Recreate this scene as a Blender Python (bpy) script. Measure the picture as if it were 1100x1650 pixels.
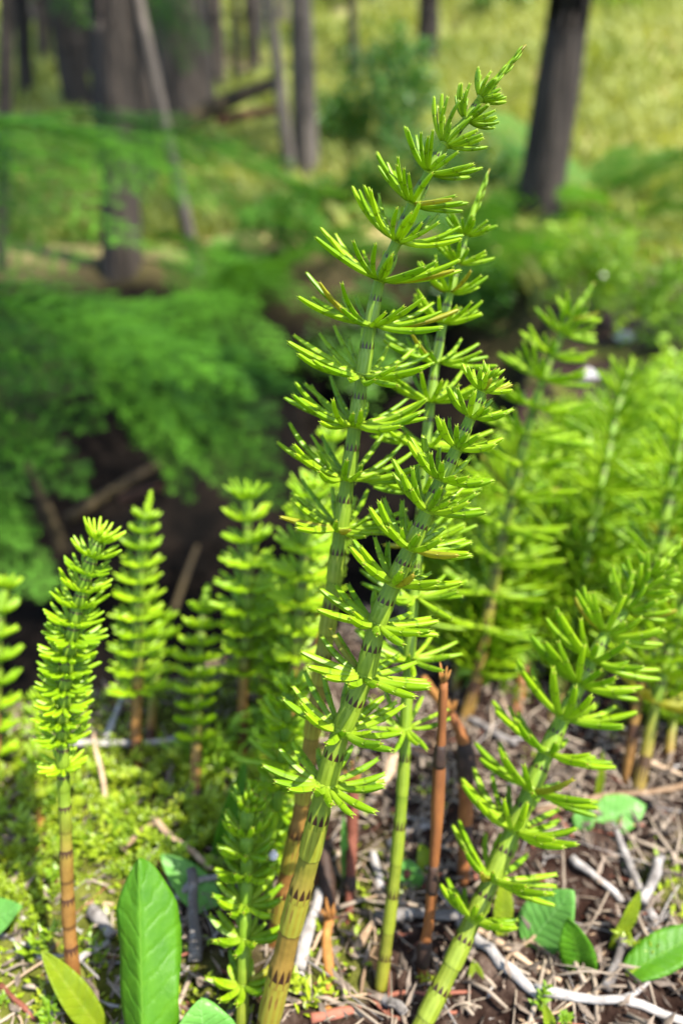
import bpy, math, random
import numpy as np
from mathutils import Vector, Matrix

random.seed(7)
rng = np.random.default_rng(7)
scene = bpy.context.scene
for o in list(bpy.data.objects):
    bpy.data.objects.remove(o)

# ------------------------------------------------------------------ camera, world, sun, exposure
PITCH = math.radians(27.0)
FOC = 1192.0                      # focal length in pixels of the 1100 x 1650 photograph
CAM = Vector((0.0, 0.0, 0.27))
cam_data = bpy.data.cameras.new('camera')
cam = bpy.data.objects.new('camera', cam_data)
scene.collection.objects.link(cam)
cam.location = CAM
cam.rotation_euler = (math.pi / 2 - PITCH, 0, 0)
cam_data.sensor_fit = 'VERTICAL'
cam_data.sensor_height = 36.0
cam_data.lens = 36.0 * FOC / 1650.0
cam_data.clip_start = 0.01
cam_data.clip_end = 500.0
cam_data.dof.use_dof = True
cam_data.dof.focus_distance = 0.198
cam_data.dof.aperture_fstop = (cam_data.lens) / 3.9     # a 3.9 mm wide pupil
scene.camera = cam

SUN_EL, SUN_AZ = math.radians(62.0), math.radians(118.0)  # azimuth from +Y (ahead) towards +X (right)
world = bpy.data.worlds.new('World')
scene.world = world
world.use_nodes = True
wn = world.node_tree
sky = wn.nodes.new('ShaderNodeTexSky')
sky.sky_type = 'NISHITA'
sky.sun_disc = False
sky.sun_elevation = SUN_EL
sky.sun_rotation = SUN_AZ
wn.links.new(sky.outputs[0], wn.nodes['Background'].inputs[0])
wn.nodes['Background'].inputs[1].default_value = 0.145

sun_data = bpy.data.lights.new('sun', 'SUN')
sun_data.energy = 3.9
sun_data.angle = math.radians(0.5)
sun_data.color = (1.0, 0.95, 0.86)
sun = bpy.data.objects.new('sun', sun_data)
scene.collection.objects.link(sun)
sdir = Vector((math.sin(SUN_AZ) * math.cos(SUN_EL), math.cos(SUN_AZ) * math.cos(SUN_EL), math.sin(SUN_EL)))
sun.rotation_euler = sdir.to_track_quat('Z', 'Y').to_euler()
sun.location = (2, 3, 6)

scene.view_settings.view_transform = 'Standard'
scene.view_settings.look = 'None'
scene.view_settings.gamma = 1.0
scene.view_settings.exposure = 1.95
scene.view_settings.use_curve_mapping = False
scene.render.engine = 'CYCLES'
try:
    scene.cycles.use_denoising = True
except Exception:
    pass
scene.cycles.max_bounces = 8
scene.cycles.transmission_bounces = 6

# ------------------------------------------------------------------ helpers
FWD = Vector((0, math.cos(PITCH), -math.sin(PITCH)))
UPV = Vector((0, math.sin(PITCH), math.cos(PITCH)))
COL = scene.collection


def ray(px, py):
    return Vector((1, 0, 0)) * ((px - 550) / FOC) + FWD + UPV * (-(py - 825) / FOC)


def at(px, py, Y):
    """world point seen at a pixel of the photograph, at the world distance Y ahead"""
    d = ray(px, py)
    return CAM + d * (Y / d.y)


def depth(p):
    return (p - CAM).dot(FWD)


def smooth(a, b, x):
    t = np.clip((x - a) / (b - a), 0, 1)
    return t * t * (3 - 2 * t)


def vnoise(x, y, seed=0):
    x = np.asarray(x, float); y = np.asarray(y, float)
    xi = np.floor(x).astype(np.int64); yi = np.floor(y).astype(np.int64)
    xf = x - xi; yf = y - yi
    u = xf * xf * (3 - 2 * xf); v = yf * yf * (3 - 2 * yf)

    def h(a, b):
        n = (a * 374761393 + b * 668265263 + seed * 974634777) & 0x7fffffff
        n = ((n ^ (n >> 13)) * 1274126177) & 0x7fffffff
        return ((n ^ (n >> 16)) & 0xffff) / 65535.0
    return ((h(xi, yi) * (1 - u) + h(xi + 1, yi) * u) * (1 - v) + (h(xi, yi + 1) * (1 - u) + h(xi + 1, yi + 1) * u) * v) * 2 - 1


EX = [-40, -0.5, -0.3, -0.12, -0.02, 0.06, 0.14, 0.25, 0.45, 0.9, 40]
EY = [0.27, 0.275, 0.275, 0.30, 0.345, 0.42, 0.58, 0.95, 1.5, 2.2, 2.6]
HY = [-40, 1.4, 2.0, 2.6, 4.0, 5.0, 7.0, 9.0, 12.0, 16.0, 20.0, 28.0, 60.0, 200.0]
HZ = [0, 0.0, -0.04, -0.03, 0.08, 0.30, 0.66, 1.05, 1.70, 2.62, 3.2, 3.0, -1.0, -3.0]


def H(x, y, fine=True):
    x = np.asarray(x, float); y = np.asarray(y, float)
    e = np.interp(x, EX, EY)
    D = 0.62 * (1 - smooth(0.15, 1.0, x))
    S = smooth(e, e + 0.20 + 0.25 * e, y) * (1 - smooth(1.45, 2.35, y))
    z = np.interp(y, HY, HZ) - D * S
    far = smooth(0.5, 3.0, y)
    z = z + 0.12 * smooth(0.6, 4, x) * smooth(2.0, 6.0, y) * np.minimum(y, 16) * 0.25
    z = z + 0.0045 * vnoise(x * 22, y * 22, 1) + 0.0025 * vnoise(x * 60, y * 60, 2)
    z = z + far * (0.06 * vnoise(x * 1.1, y * 1.1, 3) + 0.03 * vnoise(x * 3.1, y * 3.1, 4))
    z = z + S * 0.05 * vnoise(x * 7, y * 7, 6)
    if fine:
        z = z + (0.0022 * vnoise(x * 170, y * 170, 5) + 0.0022 * vnoise(x * 95, y * 95, 15)) * (1 - 0.5 * far)
    return z


def hz(x, y):
    return float(H(x, y))


def hit(px, py, tmax=60.0):
    """where the line of sight through a pixel meets the ground"""
    d = ray(px, py); d = d / d.length
    t, dt = 0.05, 0.002
    while t < tmax:
        p = CAM + d * t
        if p.z < hz(p.x, p.y):
            return p
        t += dt * max(1.0, t * 2.2)
    return CAM + d * 16.0


def lin(h):
    h = h.lstrip('#')
    out = []
    for i in (0, 2, 4):
        c = int(h[i:i + 2], 16) / 255
        out.append(c / 12.92 if c <= 0.04045 else ((c + 0.055) / 1.055) ** 2.4)
    return (*out, 1.0)


class Buf:
    def __init__(self):
        self.v, self.f, self.uv, self.col = [], [], [], []

    def add(self, verts, faces, uvs=None, cols=None):
        n = len(self.v)
        self.v.extend([tuple(p) for p in verts])
        self.f.extend([tuple(i + n for i in f) for f in faces])
        self.uv.extend(uvs if uvs is not None else [(0.0, 0.0)] * len(verts))
        self.col.extend(cols if cols is not None else [(0.5, 0.5, 0.5, 1)] * len(verts))

    def mesh(self, name, mat=None, smooth_shade=True):
        me = bpy.data.meshes.new(name)
        me.from_pydata(self.v, [], self.f)
        uvl = me.uv_layers.new(name='UVMap')
        idx = np.empty(len(me.loops), dtype=np.int32)
        me.loops.foreach_get('vertex_index', idx)
        uva = np.array(self.uv, dtype=np.float32).reshape(-1, 2)
        uvl.data.foreach_set('uv', uva[idx].ravel())
        ca = me.color_attributes.new(name='tone', type='FLOAT_COLOR', domain='POINT')
        ca.data.foreach_set('color', np.array(self.col, dtype=np.float32).reshape(-1, 4).ravel())
        if smooth_shade:
            me.polygons.foreach_set('use_smooth', np.ones(len(me.polygons), dtype=bool))
        if mat is not None:
            for m in (mat if isinstance(mat, (list, tuple)) else [mat]):
                me.materials.append(m)
        me.update()
        return me


def link(name, me, parent=None, loc=None, rot=None):
    o = bpy.data.objects.new(name, me)
    COL.objects.link(o)
    if parent is not None:
        o.parent = parent
    if loc is not None:
        o.location = loc
    if rot is not None:
        o.rotation_mode = 'QUATERNION'
        o.rotation_quaternion = rot
    return o


def tag(o, label, cat, group=None):
    o['label'] = label
    o['category'] = cat
    if group:
        o['group'] = group
    return o


def thing(name, label, cat, loc, group=None):
    o = bpy.data.objects.new(name, None)
    o.empty_display_size = 0.02
    COL.objects.link(o)
    o.location = loc
    return tag(o, label, cat, group)


def frames(P):
    P = [Vector(p) for p in P]
    T = []
    for i in range(len(P)):
        a, b = P[max(0, i - 1)], P[min(len(P) - 1, i + 1)]
        t = (b - a)
        T.append(t.normalized() if t.length > 1e-12 else Vector((0, 0, 1)))
    ref = Vector((1, 0, 0)) if abs(T[0].x) < 0.9 else Vector((0, 1, 0))
    n = (ref - T[0] * ref.dot(T[0])).normalized()
    out = []
    for t in T:
        n = (n - t * n.dot(t)).normalized()
        out.append((t, n, t.cross(n)))
    return P, out


def tube(buf, P, R, seg=8, ridge=0.0, vs=None, cols=None, cap=True, nr=None, twist=0.0):
    P, F = frames(P)
    V, UV, C, faces = [], [], [], []
    for i, (p, (t, n, b)) in enumerate(zip(P, F)):
        for k in range(seg + 1):
            a = 2 * math.pi * k / seg + twist * i
            r = R[i] * (1 + ridge * (1 if k % 2 == 0 else -1)) if nr is None else R[i] * (1 + ridge * math.cos(nr * a))
            V.append(p + (n * math.cos(a) + b * math.sin(a)) * r)
            UV.append((k / seg, vs[i] if vs is not None else i / (len(P) - 1)))
            C.append(cols[i] if cols is not None else (0.5, 0.5, 0.5, 1))
    w = seg + 1
    for i in range(len(P) - 1):
        for k in range(seg):
            faces.append((i * w + k, i * w + k + 1, (i + 1) * w + k + 1, (i + 1) * w + k))
    if cap:
        faces.append(tuple(range(seg - 1, -1, -1)))
        faces.append(tuple((len(P) - 1) * w + k for k in range(seg)))
    buf.add(V, faces, UV, C)


def catmull(pts, n):
    """pts: list of tuples, returns n samples (numpy)"""
    A = np.array(pts, float)
    A = np.vstack([2 * A[0] - A[1], A, 2 * A[-1] - A[-2]])
    m = len(A) - 3
    out = []
    for s in np.linspace(0, m - 1e-6, n):
        i = int(s); t = s - i
        p0, p1, p2, p3 = A[i], A[i + 1], A[i + 2], A[i + 3]
        out.append(0.5 * ((2 * p1) + (-p0 + p2) * t + (2 * p0 - 5 * p1 + 4 * p2 - p3) * t * t + (-p0 + 3 * p1 - 3 * p2 + p3) * t ** 3))
    return np.array(out)


# ------------------------------------------------------------------ materials
def nodes_of(name):
    m = bpy.data.materials.new(name)
    m.use_nodes = True
    nt = m.node_tree
    return m, nt, nt.nodes['Principled BSDF'], nt.nodes['Material Output']


def N(nt, t, **kw):
    n = nt.nodes.new(t)
    for k, v in kw.items():
        setattr(n, k, v)
    return n


def mixc(nt, fac, a, b, blend='MIX'):
    n = N(nt, 'ShaderNodeMix', data_type='RGBA', blend_type=blend)
    for sock, val in ((n.inputs[0], fac), (n.inputs[6], a), (n.inputs[7], b)):
        if hasattr(val, 'is_linked'):
            nt.links.new(val, sock)
        else:
            sock.default_value = val
    return n.outputs[2]


def math_n(nt, op, a, b=None, c=None):
    n = N(nt, 'ShaderNodeMath', operation=op)
    for i, v in enumerate((a, b, c)):
        if v is None:
            continue
        if hasattr(v, 'is_linked'):
            nt.links.new(v, n.inputs[i])
        else:
            n.inputs[i].default_value = v
    return n.outputs[0]


def ramp(nt, fac, stops):
    r = N(nt, 'ShaderNodeValToRGB')
    el = r.color_ramp.elements
    while len(el) < len(stops):
        el.new(0.5)
    for e, (p, c) in zip(el, stops):
        e.position = p
        e.color = c
    nt.links.new(fac, r.inputs[0])
    return r.outputs[0]


def noise(nt, scale, detail=3, rough=0.55, coord='Object', dims=None):
    tc = N(nt, 'ShaderNodeTexCoord')
    n = N(nt, 'ShaderNodeTexNoise')
    n.inputs['Scale'].default_value = scale
    n.inputs['Detail'].default_value = detail
    n.inputs['Roughness'].default_value = rough
    if dims is not None:
        mp = N(nt, 'ShaderNodeMapping')
        mp.inputs['Scale'].default_value = dims
        nt.links.new(tc.outputs[coord], mp.inputs[0])
        nt.links.new(mp.outputs[0], n.inputs['Vector'])
    else:
        nt.links.new(tc.outputs[coord], n.inputs['Vector'])
    return n.outputs['Fac']


def bump(nt, bsdf, h, strength, dist):
    b = N(nt, 'ShaderNodeBump')
    b.inputs['Strength'].default_value = strength
    b.inputs['Distance'].default_value = dist
    nt.links.new(h, b.inputs['Height'])
    nt.links.new(b.outputs[0], bsdf.inputs['Normal'])


def foliage_mat(name, c1, c2, trans=0.4, rough=0.4, nscale=30.0, tint=(1.15, 1.1, 0.55), spec=0.5, along=False):
    """leaf tissue: a glossy skin over a base that lets light through"""
    m, nt, b, out = nodes_of(name)
    f = noise(nt, nscale, 3)
    oi = N(nt, 'ShaderNodeObjectInfo')
    fac = math_n(nt, 'ADD', math_n(nt, 'MULTIPLY', f, 0.9), math_n(nt, 'MULTIPLY_ADD', oi.outputs['Random'], 0.6, -0.25))
    c = ramp(nt, fac, [(0.2, c1), (0.8, c2)])
    if along:            # a branch: paler at its foot, a thin dark ring at the joint, a brown tip; the odd one has turned yellow brown
        uv = N(nt, 'ShaderNodeUVMap')
        sx = N(nt, 'ShaderNodeSeparateXYZ')
        nt.links.new(uv.outputs[0], sx.inputs[0])
        v = sx.outputs[1]
        foot = N(nt, 'ShaderNodeMapRange'); foot.inputs['From Min'].default_value = 0.45; foot.inputs['From Max'].default_value = 0.0
        nt.links.new(v, foot.inputs['Value'])
        c = mixc(nt, math_n(nt, 'MULTIPLY', foot.outputs[0], 0.55), c, (0.40, 0.54, 0.05, 1))
        ring = math_n(nt, 'MULTIPLY', math_n(nt, 'GREATER_THAN', v, 0.46), math_n(nt, 'LESS_THAN', v, 0.50))
        c = mixc(nt, math_n(nt, 'MULTIPLY', ring, 0.45), c, (0.07, 0.12, 0.005, 1))
        c = mixc(nt, math_n(nt, 'MULTIPLY', math_n(nt, 'GREATER_THAN', v, 0.90), 0.7), c, (0.22, 0.13, 0.02, 1))
        c = mixc(nt, math_n(nt, 'MULTIPLY', math_n(nt, 'GREATER_THAN', oi.outputs['Random'], 0.975), 0.6), c, (0.30, 0.20, 0.03, 1))
    nt.links.new(c, b.inputs['Base Color'])
    b.inputs['Roughness'].default_value = rough
    b.inputs['Specular IOR Level'].default_value = spec
    tr = N(nt, 'ShaderNodeBsdfTranslucent')
    nt.links.new(mixc(nt, 1.0, c, (*tint, 1), 'MULTIPLY'), tr.inputs[0])
    ms = N(nt, 'ShaderNodeMixShader')
    ms.inputs[0].default_value = trans
    nt.links.new(b.outputs[0], ms.inputs[1])
    nt.links.new(tr.outputs[0], ms.inputs[2])
    nt.links.new(ms.outputs[0], out.inputs[0])
    return m


def leaf_mat(name, c1, c2, vein, trans=0.4, rough=0.35):
    m, nt, b, out = nodes_of(name)
    uv = N(nt, 'ShaderNodeUVMap')
    sx = N(nt, 'ShaderNodeSeparateXYZ')
    nt.links.new(uv.outputs[0], sx.inputs[0])
    av = math_n(nt, 'ABSOLUTE', sx.outputs[0])
    fw = noise(nt, 28.0, 3, coord='UV', dims=(0.12, 0.25, 1))
    vv = math_n(nt, 'SUBTRACT', sx.outputs[1], math_n(nt, 'MULTIPLY', math_n(nt, 'POWER', av, 0.8), 0.16))
    side = math_n(nt, 'SINE', math_n(nt, 'MULTIPLY_ADD', vv, 58.0, math_n(nt, 'MULTIPLY', fw, 5.0)))
    sidev = math_n(nt, 'POWER', math_n(nt, 'MULTIPLY_ADD', side, 0.5, 0.5), 5.0)
    mid = math_n(nt, 'LESS_THAN', av, 0.035)
    f = noise(nt, 120.0, 4)
    c = ramp(nt, f, [(0.25, c1), (0.75, c2)])
    c = mixc(nt, math_n(nt, 'MULTIPLY', sidev, 0.06), c, vein)
    c = mixc(nt, math_n(nt, 'MULTIPLY', mid, 0.35), c, vein)
    nt.links.new(c, b.inputs['Base Color'])
    b.inputs['Roughness'].default_value = rough
    h = math_n(nt, 'SUBTRACT', math_n(nt, 'MULTIPLY', f, 0.6), math_n(nt, 'MULTIPLY', sidev, 0.22))
    b.inputs['Specular IOR Level'].default_value = 0.3
    f9 = noise(nt, 55.0, 3)
    bump(nt, b, math_n(nt, 'ADD', h, math_n(nt, 'MULTIPLY', f9, 1.6)), 0.5, 0.0016)
    tr = N(nt, 'ShaderNodeBsdfTranslucent')
    nt.links.new(mixc(nt, 1.0, c, (1.2, 1.15, 0.5, 1), 'MULTIPLY'), tr.inputs[0])
    ms = N(nt, 'ShaderNodeMixShader')
    ms.inputs[0].default_value = trans
    nt.links.new(b.outputs[0], ms.inputs[1])
    nt.links.new(tr.outputs[0], ms.inputs[2])
    nt.links.new(ms.outputs[0], out.inputs[0])
    return m


def stem_mat(name, bands=True, nteeth=11):
    """tone.r 0 green .. 1 tan brown; tone.g darkens at a node; uv.v counts internodes (teeth band at .45-.62)"""
    m, nt, b, out = nodes_of(name)
    at_ = N(nt, 'ShaderNodeVertexColor'); at_.layer_name = 'tone'
    sc = N(nt, 'ShaderNodeSeparateColor')
    nt.links.new(at_.outputs[0], sc.inputs[0])
    f = noise(nt, 260.0, 4)
    uv = N(nt, 'ShaderNodeUVMap')
    sx = N(nt, 'ShaderNodeSeparateXYZ')
    nt.links.new(uv.outputs[0], sx.inputs[0])
    stripe = math_n(nt, 'MULTIPLY_ADD', math_n(nt, 'COSINE', math_n(nt, 'MULTIPLY', sx.outputs[0], 2 * math.pi * nteeth)), 0.5, 0.5)
    g = ramp(nt, f, [(0.25, (0.085, 0.18, 0.006, 1)), (0.8, (0.16, 0.27, 0.012, 1))])
    g = mixc(nt, math_n(nt, 'MULTIPLY', stripe, 0.25), g, (0.22, 0.33, 0.02, 1))
    t = ramp(nt, f, [(0.25, (0.15, 0.05, 0.014, 1)), (0.8, (0.29, 0.125, 0.035, 1))])
    c = mixc(nt, sc.outputs[0], g, t)
    dark = sc.outputs[1]
    c = mixc(nt, dark, c, (0.035, 0.014, 0.007, 1))
    if bands:
        fr = math_n(nt, 'FRACT', sx.outputs[1])
        lo = math_n(nt, 'MULTIPLY_ADD', stripe, -0.10, 0.60)
        m1 = math_n(nt, 'GREATER_THAN', fr, lo)
        m2 = math_n(nt, 'LESS_THAN', fr, 0.66)
        c = mixc(nt, math_n(nt, 'MULTIPLY', math_n(nt, 'MULTIPLY', m1, m2), math_n(nt, 'MULTIPLY_ADD', sc.outputs[2], 0.9, 0.0)), c, (0.04, 0.015, 0.008, 1))
    nt.links.new(c, b.inputs['Base Color'])
    b.inputs['Roughness'].default_value = 0.55
    b.inputs['Specular IOR Level'].default_value = 0.3
    bump(nt, b, stripe, 0.25, 0.0004)
    tr = N(nt, 'ShaderNodeBsdfTranslucent')
    nt.links.new(c, tr.inputs[0])
    ms = N(nt, 'ShaderNodeMixShader')
    ms.inputs[0].default_value = 0.22
    nt.links.new(b.outputs[0], ms.inputs[1])
    nt.links.new(tr.outputs[0], ms.inputs[2])
    nt.links.new(ms.outputs[0], out.inputs[0])
    return m


def sheath_mat():
    """uv.v: 0 at the node, 1 at the tooth tip; the teeth are dark brown with pale edges"""
    m, nt, b, out = nodes_of('sheath_tissue')
    at_ = N(nt, 'ShaderNodeVertexColor'); at_.layer_name = 'tone'
    sc = N(nt, 'ShaderNodeSeparateColor')
    nt.links.new(at_.outputs[0], sc.inputs[0])
    f = noise(nt, 300.0, 3)
    uv = N(nt, 'ShaderNodeUVMap')
    sx = N(nt, 'ShaderNodeSeparateXYZ')
    nt.links.new(uv.outputs[0], sx.inputs[0])
    g = ramp(nt, f, [(0.25, (0.11, 0.21, 0.007, 1)), (0.8, (0.19, 0.30, 0.015, 1))])
    t = ramp(nt, f, [(0.25, (0.23, 0.14, 0.015, 1)), (0.8, (0.31, 0.21, 0.03, 1))])
    c = mixc(nt, sc.outputs[0], g, t)
    stripe = math_n(nt, 'MULTIPLY_ADD', math_n(nt, 'COSINE', math_n(nt, 'MULTIPLY', sx.outputs[0], 2 * math.pi)), 0.5, 0.5)
    c = mixc(nt, math_n(nt, 'MULTIPLY', stripe, 0.3), c, (0.28, 0.36, 0.04, 1))
    edge = math_n(nt, 'MULTIPLY_ADD', stripe, 0.20, 0.70)
    edge = math_n(nt, 'ADD', edge, math_n(nt, 'MULTIPLY_ADD', f, 0.16, -0.08))
    c = mixc(nt, math_n(nt, 'GREATER_THAN', sx.outputs[1], edge), c, (0.035, 0.012, 0.006, 1))
    nt.links.new(c, b.inputs['Base Color'])
    b.inputs['Roughness'].default_value = 0.4
    tr = N(nt, 'ShaderNodeBsdfTranslucent')
    nt.links.new(c, tr.inputs[0])
    ms = N(nt, 'ShaderNodeMixShader')
    ms.inputs[0].default_value = 0.2
    nt.links.new(b.outputs[0], ms.inputs[1])
    nt.links.new(tr.outputs[0], ms.inputs[2])
    nt.links.new(ms.outputs[0], out.inputs[0])
    return m


def plain_mat(name, c1, c2, rough=0.8, scale=40.0, bstr=0.4, bdist=0.001, dims=None, rnd=0.0, spec=0.3):
    m, nt, b, out = nodes_of(name)
    f = noise(nt, scale, 5, 0.6, dims=dims)
    fac = f
    if rnd:
        oi = N(nt, 'ShaderNodeObjectInfo')
        fac = math_n(nt, 'ADD', f, math_n(nt, 'MULTIPLY_ADD', oi.outputs['Random'], rnd, -rnd / 2))
    nt.links.new(ramp(nt, fac, [(0.25, c1), (0.75, c2)]), b.inputs['Base Color'])
    b.inputs['Roughness'].default_value = rough
    b.inputs['Specular IOR Level'].default_value = spec
    if bstr:
        bump(nt, b, f, bstr, bdist)
    return m


def ground_mat():
    """tone: r = damp ditch soil, blackened to stand for the shade there, g = grassy slope, b = moss"""
    m, nt, b, out = nodes_of('forest_soil')
    at_ = N(nt, 'ShaderNodeVertexColor'); at_.layer_name = 'tone'
    sc = N(nt, 'ShaderNodeSeparateColor')
    nt.links.new(at_.outputs[0], sc.inputs[0])
    f1 = noise(nt, 90.0, 6, 0.65)
    f2 = noise(nt, 16.0, 4, 0.6)
    soil = ramp(nt, f1, [(0.36, (0.006, 0.004, 0.003, 1)), (0.50, (0.018, 0.012, 0.009, 1)), (0.62, (0.06, 0.042, 0.031, 1)), (0.8, (0.18, 0.14, 0.11, 1))])
    soil = mixc(nt, math_n(nt, 'MULTIPLY', f2, 0.35), soil, (0.05, 0.018, 0.010, 1))
    moss = ramp(nt, f1, [(0.3, (0.03, 0.045, 0.006, 1)), (0.7, (0.22, 0.26, 0.02, 1))])
    c = mixc(nt, sc.outputs[2], soil, moss)
    f3 = noise(nt, 1.3, 5, 0.6)
    f4 = noise(nt, 9.0, 4, 0.6)
    slope = ramp(nt, f3, [(0.30, (0.14, 0.09, 0.05, 1)), (0.42, (0.24, 0.18, 0.08, 1)), (0.55, (0.31, 0.26, 0.10, 1)), (0.68, (0.25, 0.29, 0.04, 1))])
    slope = mixc(nt, math_n(nt, 'MULTIPLY', f4, 0.35), slope, (0.28, 0.26, 0.11, 1))
    c = mixc(nt, sc.outputs[1], c, slope)
    wet_shade = ramp(nt, f4, [(0.40, (0.002, 0.0016, 0.0013, 1)), (0.75, (0.011, 0.0075, 0.005, 1))])  # damp soil taken down to near black: the ditch's shade painted in
    c = mixc(nt, sc.outputs[0], c, wet_shade)
    nt.links.new(c, b.inputs['Base Color'])
    b.inputs['Roughness'].default_value = 0.85
    b.inputs['Specular IOR Level'].default_value = 0.06
    bump(nt, b, f1, 0.9, 0.004)
    return m


M = {
    'branch': foliage_mat('horsetail_branch_tissue', (0.17, 0.33, 0.004, 1), (0.33, 0.50, 0.008, 1), 0.50, 0.42, 90.0, (1.2, 1.1, 0.3), 0.4, True),
    'branch_yellow': foliage_mat('young_branch_tissue', (0.24, 0.42, 0.005, 1), (0.38, 0.56, 0.010, 1), 0.48, 0.4, 90.0, (1.2, 1.1, 0.4)),
    'stem': stem_mat('stem_tissue'),
    'stem_plain': stem_mat('stem_tissue_plain', bands=False),
    'sheath': sheath_mat(),
    'needle': foliage_mat('hemlock_needles', (0.010, 0.045, 0.003, 1), (0.085, 0.235, 0.014, 1), 0.22, 0.6, 5.0, (1.1, 1.2, 0.4), 0.12),
    'fern': foliage_mat('fern_leaf', (0.03, 0.10, 0.008, 1), (0.09, 0.22, 0.02, 1), 0.35, 0.6, 8.0, (1.15, 1.1, 0.5), 0.15),
    'lime': foliage_mat('lime_leaf', (0.16, 0.32, 0.008, 1), (0.32, 0.48, 0.02, 1), 0.45, 0.5, 14.0),
    'shrub': foliage_mat('shrub_leaf', (0.05, 0.15, 0.015, 1), (0.13, 0.29, 0.03, 1), 0.35, 0.45, 6.0),
    'grass': foliage_mat('grass_blade', (0.20, 0.24, 0.03, 1), (0.40, 0.40, 0.10, 1), 0.35, 0.6, 0.8),
    'cover': foliage_mat('ground_cover_leaf', (0.13, 0.25, 0.008, 1), (0.36, 0.42, 0.02, 1), 0.4, 0.4, 25.0),
    'broad': leaf_mat('broad_leaf', (0.045, 0.16, 0.004, 1), (0.10, 0.26, 0.008, 1), (0.16, 0.33, 0.03, 1), 0.45, 0.5),
    'pale': leaf_mat('pale_leaf', (0.07, 0.22, 0.025, 1), (0.14, 0.33, 0.06, 1), (0.22, 0.40, 0.12, 1), 0.32, 0.42),
    'olive': leaf_mat('olive_leaf', (0.13, 0.20, 0.008, 1), (0.22, 0.28, 0.012, 1), (0.3, 0.32, 0.05, 1), 0.4),
    'bark': plain_mat('bark', (0.006, 0.0045, 0.0035, 1), (0.065, 0.050, 0.038, 1), 0.95, 30.0, 1.0, 0.03, dims=(1, 1, 0.16), rnd=0.2),
    'bark_pale': plain_mat('pale_bark', (0.022, 0.017, 0.013, 1), (0.12, 0.10, 0.082, 1), 0.95, 20.0, 0.8, 0.02, dims=(1, 1, 0.2), rnd=0.3),
    'moss_log': plain_mat('mossy_log', (0.010, 0.007, 0.004, 1), (0.05, 0.036, 0.013, 1), 0.95, 8.0, 1.0, 0.02),
    'red_log': plain_mat('reddish_wood', (0.05, 0.022, 0.012, 1), (0.18, 0.085, 0.045, 1), 0.9, 8.0, 0.8, 0.02),
    'twig_grey': plain_mat('grey_twig', (0.08, 0.068, 0.06, 1), (0.36, 0.33, 0.30, 1), 0.85, 220.0, 0.5, 0.0008, rnd=0.5),
    'twig_straw': plain_mat('straw', (0.14, 0.085, 0.045, 1), (0.42, 0.30, 0.19, 1), 0.8, 220.0, 0.5, 0.0008, rnd=0.5),
    'straw_mix': plain_mat('dry_straw_mix', (0.06, 0.04, 0.028, 1), (0.36, 0.29, 0.21, 1), 0.8, 45.0, 0.0, 0.0008),
    'twig_red': plain_mat('reddish_twig', (0.09, 0.025, 0.012, 1), (0.28, 0.10, 0.06, 1), 0.8, 120.0, 0.5, 0.0008, rnd=0.4),
    'dead_stem': plain_mat('dead_orange_stem', (0.07, 0.022, 0.006, 1), (0.24, 0.085, 0.018, 1), 0.75, 140.0, 0.4, 0.0006, dims=(1, 1, 0.2)),
    'dead_dark': plain_mat('blackened_node', (0.008, 0.005, 0.004, 1), (0.05, 0.025, 0.014, 1), 0.7, 200.0, 0.5, 0.0006),
    'rust': plain_mat('rusty_frond', (0.16, 0.06, 0.012, 1), (0.36, 0.17, 0.04, 1), 0.85, 200.0, 0.6, 0.0008),
    'litter': plain_mat('leaf_litter', (0.008, 0.005, 0.003, 1), (0.25, 0.19, 0.14, 1), 0.85, 130.0, 0.0, 0.0008),
    'stone': plain_mat('pale_stone', (0.30, 0.27, 0.24, 1), (0.55, 0.52, 0.48, 1), 0.85, 60.0, 0.5, 0.002),
    'ground': ground_mat(),
    'fly_body': plain_mat('fly_body', (0.01, 0.008, 0.006, 1), (0.03, 0.02, 0.015, 1), 0.3, 500.0, 0),
    'fly_orange': plain_mat('fly_orange', (0.35, 0.14, 0.03, 1), (0.5, 0.24, 0.06, 1), 0.4, 500.0, 0),
}
m, nt, b, out = nodes_of('creek_water')
b.inputs['Base Color'].default_value = (0.012, 0.016, 0.016, 1)
b.inputs['Roughness'].default_value = 0.06
b.inputs['IOR'].default_value = 1.33
bump(nt, b, noise(nt, 14.0, 3), 0.25, 0.01)
M['water'] = m

# ------------------------------------------------------------------ setting: ground, creek
def spaced(lo, a, b_, n, hi, k):
    left = a - np.geomspace(0.006, a - lo, k)[::-1]
    right = b_ + np.geomspace(0.006, hi - b_, k)
    return np.concatenate([left, np.linspace(a, b_, n), right])


gx = spaced(-60, -0.34, 0.40, 190, 60, 105)
gy = spaced(-6, 0.06, 0.62, 150, 90, 150)
GX, GY = np.meshgrid(gx, gy)
GZ = H(GX, GY)
nx, ny = len(gx), len(gy)
gv = np.stack([GX.ravel(), GY.ravel(), GZ.ravel()], 1)
idx = np.arange(nx * ny).reshape(ny, nx)
gf = np.stack([idx[:-1, :-1], idx[:-1, 1:], idx[1:, 1:], idx[1:, :-1]], -1).reshape(-1, 4)
me = bpy.data.meshes.new('ground')
me.from_pydata(gv.tolist(), [], gf.tolist())
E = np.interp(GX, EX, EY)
wet_shade = smooth(E - 0.01, E + 0.05, GY) * (1 - smooth(2.0, 2.8, GY + 0.3 * vnoise(GX * 2.5, GY * 2.5, 12))) * (1 - smooth(0.25, 0.7, GX))  # covers the whole ditch, where shade is painted into the soil colour
grassy = smooth(1.3, 2.6, GY + 0.35 * vnoise(GX * 2, GY * 2, 11))
moss = smooth(0.05, 0.6, vnoise(GX * 16, GY * 16, 8) + 0.5 * vnoise(GX * 45, GY * 45, 9) - 0.1 + 0.75 * smooth(-0.02, -0.10, GX))
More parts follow.
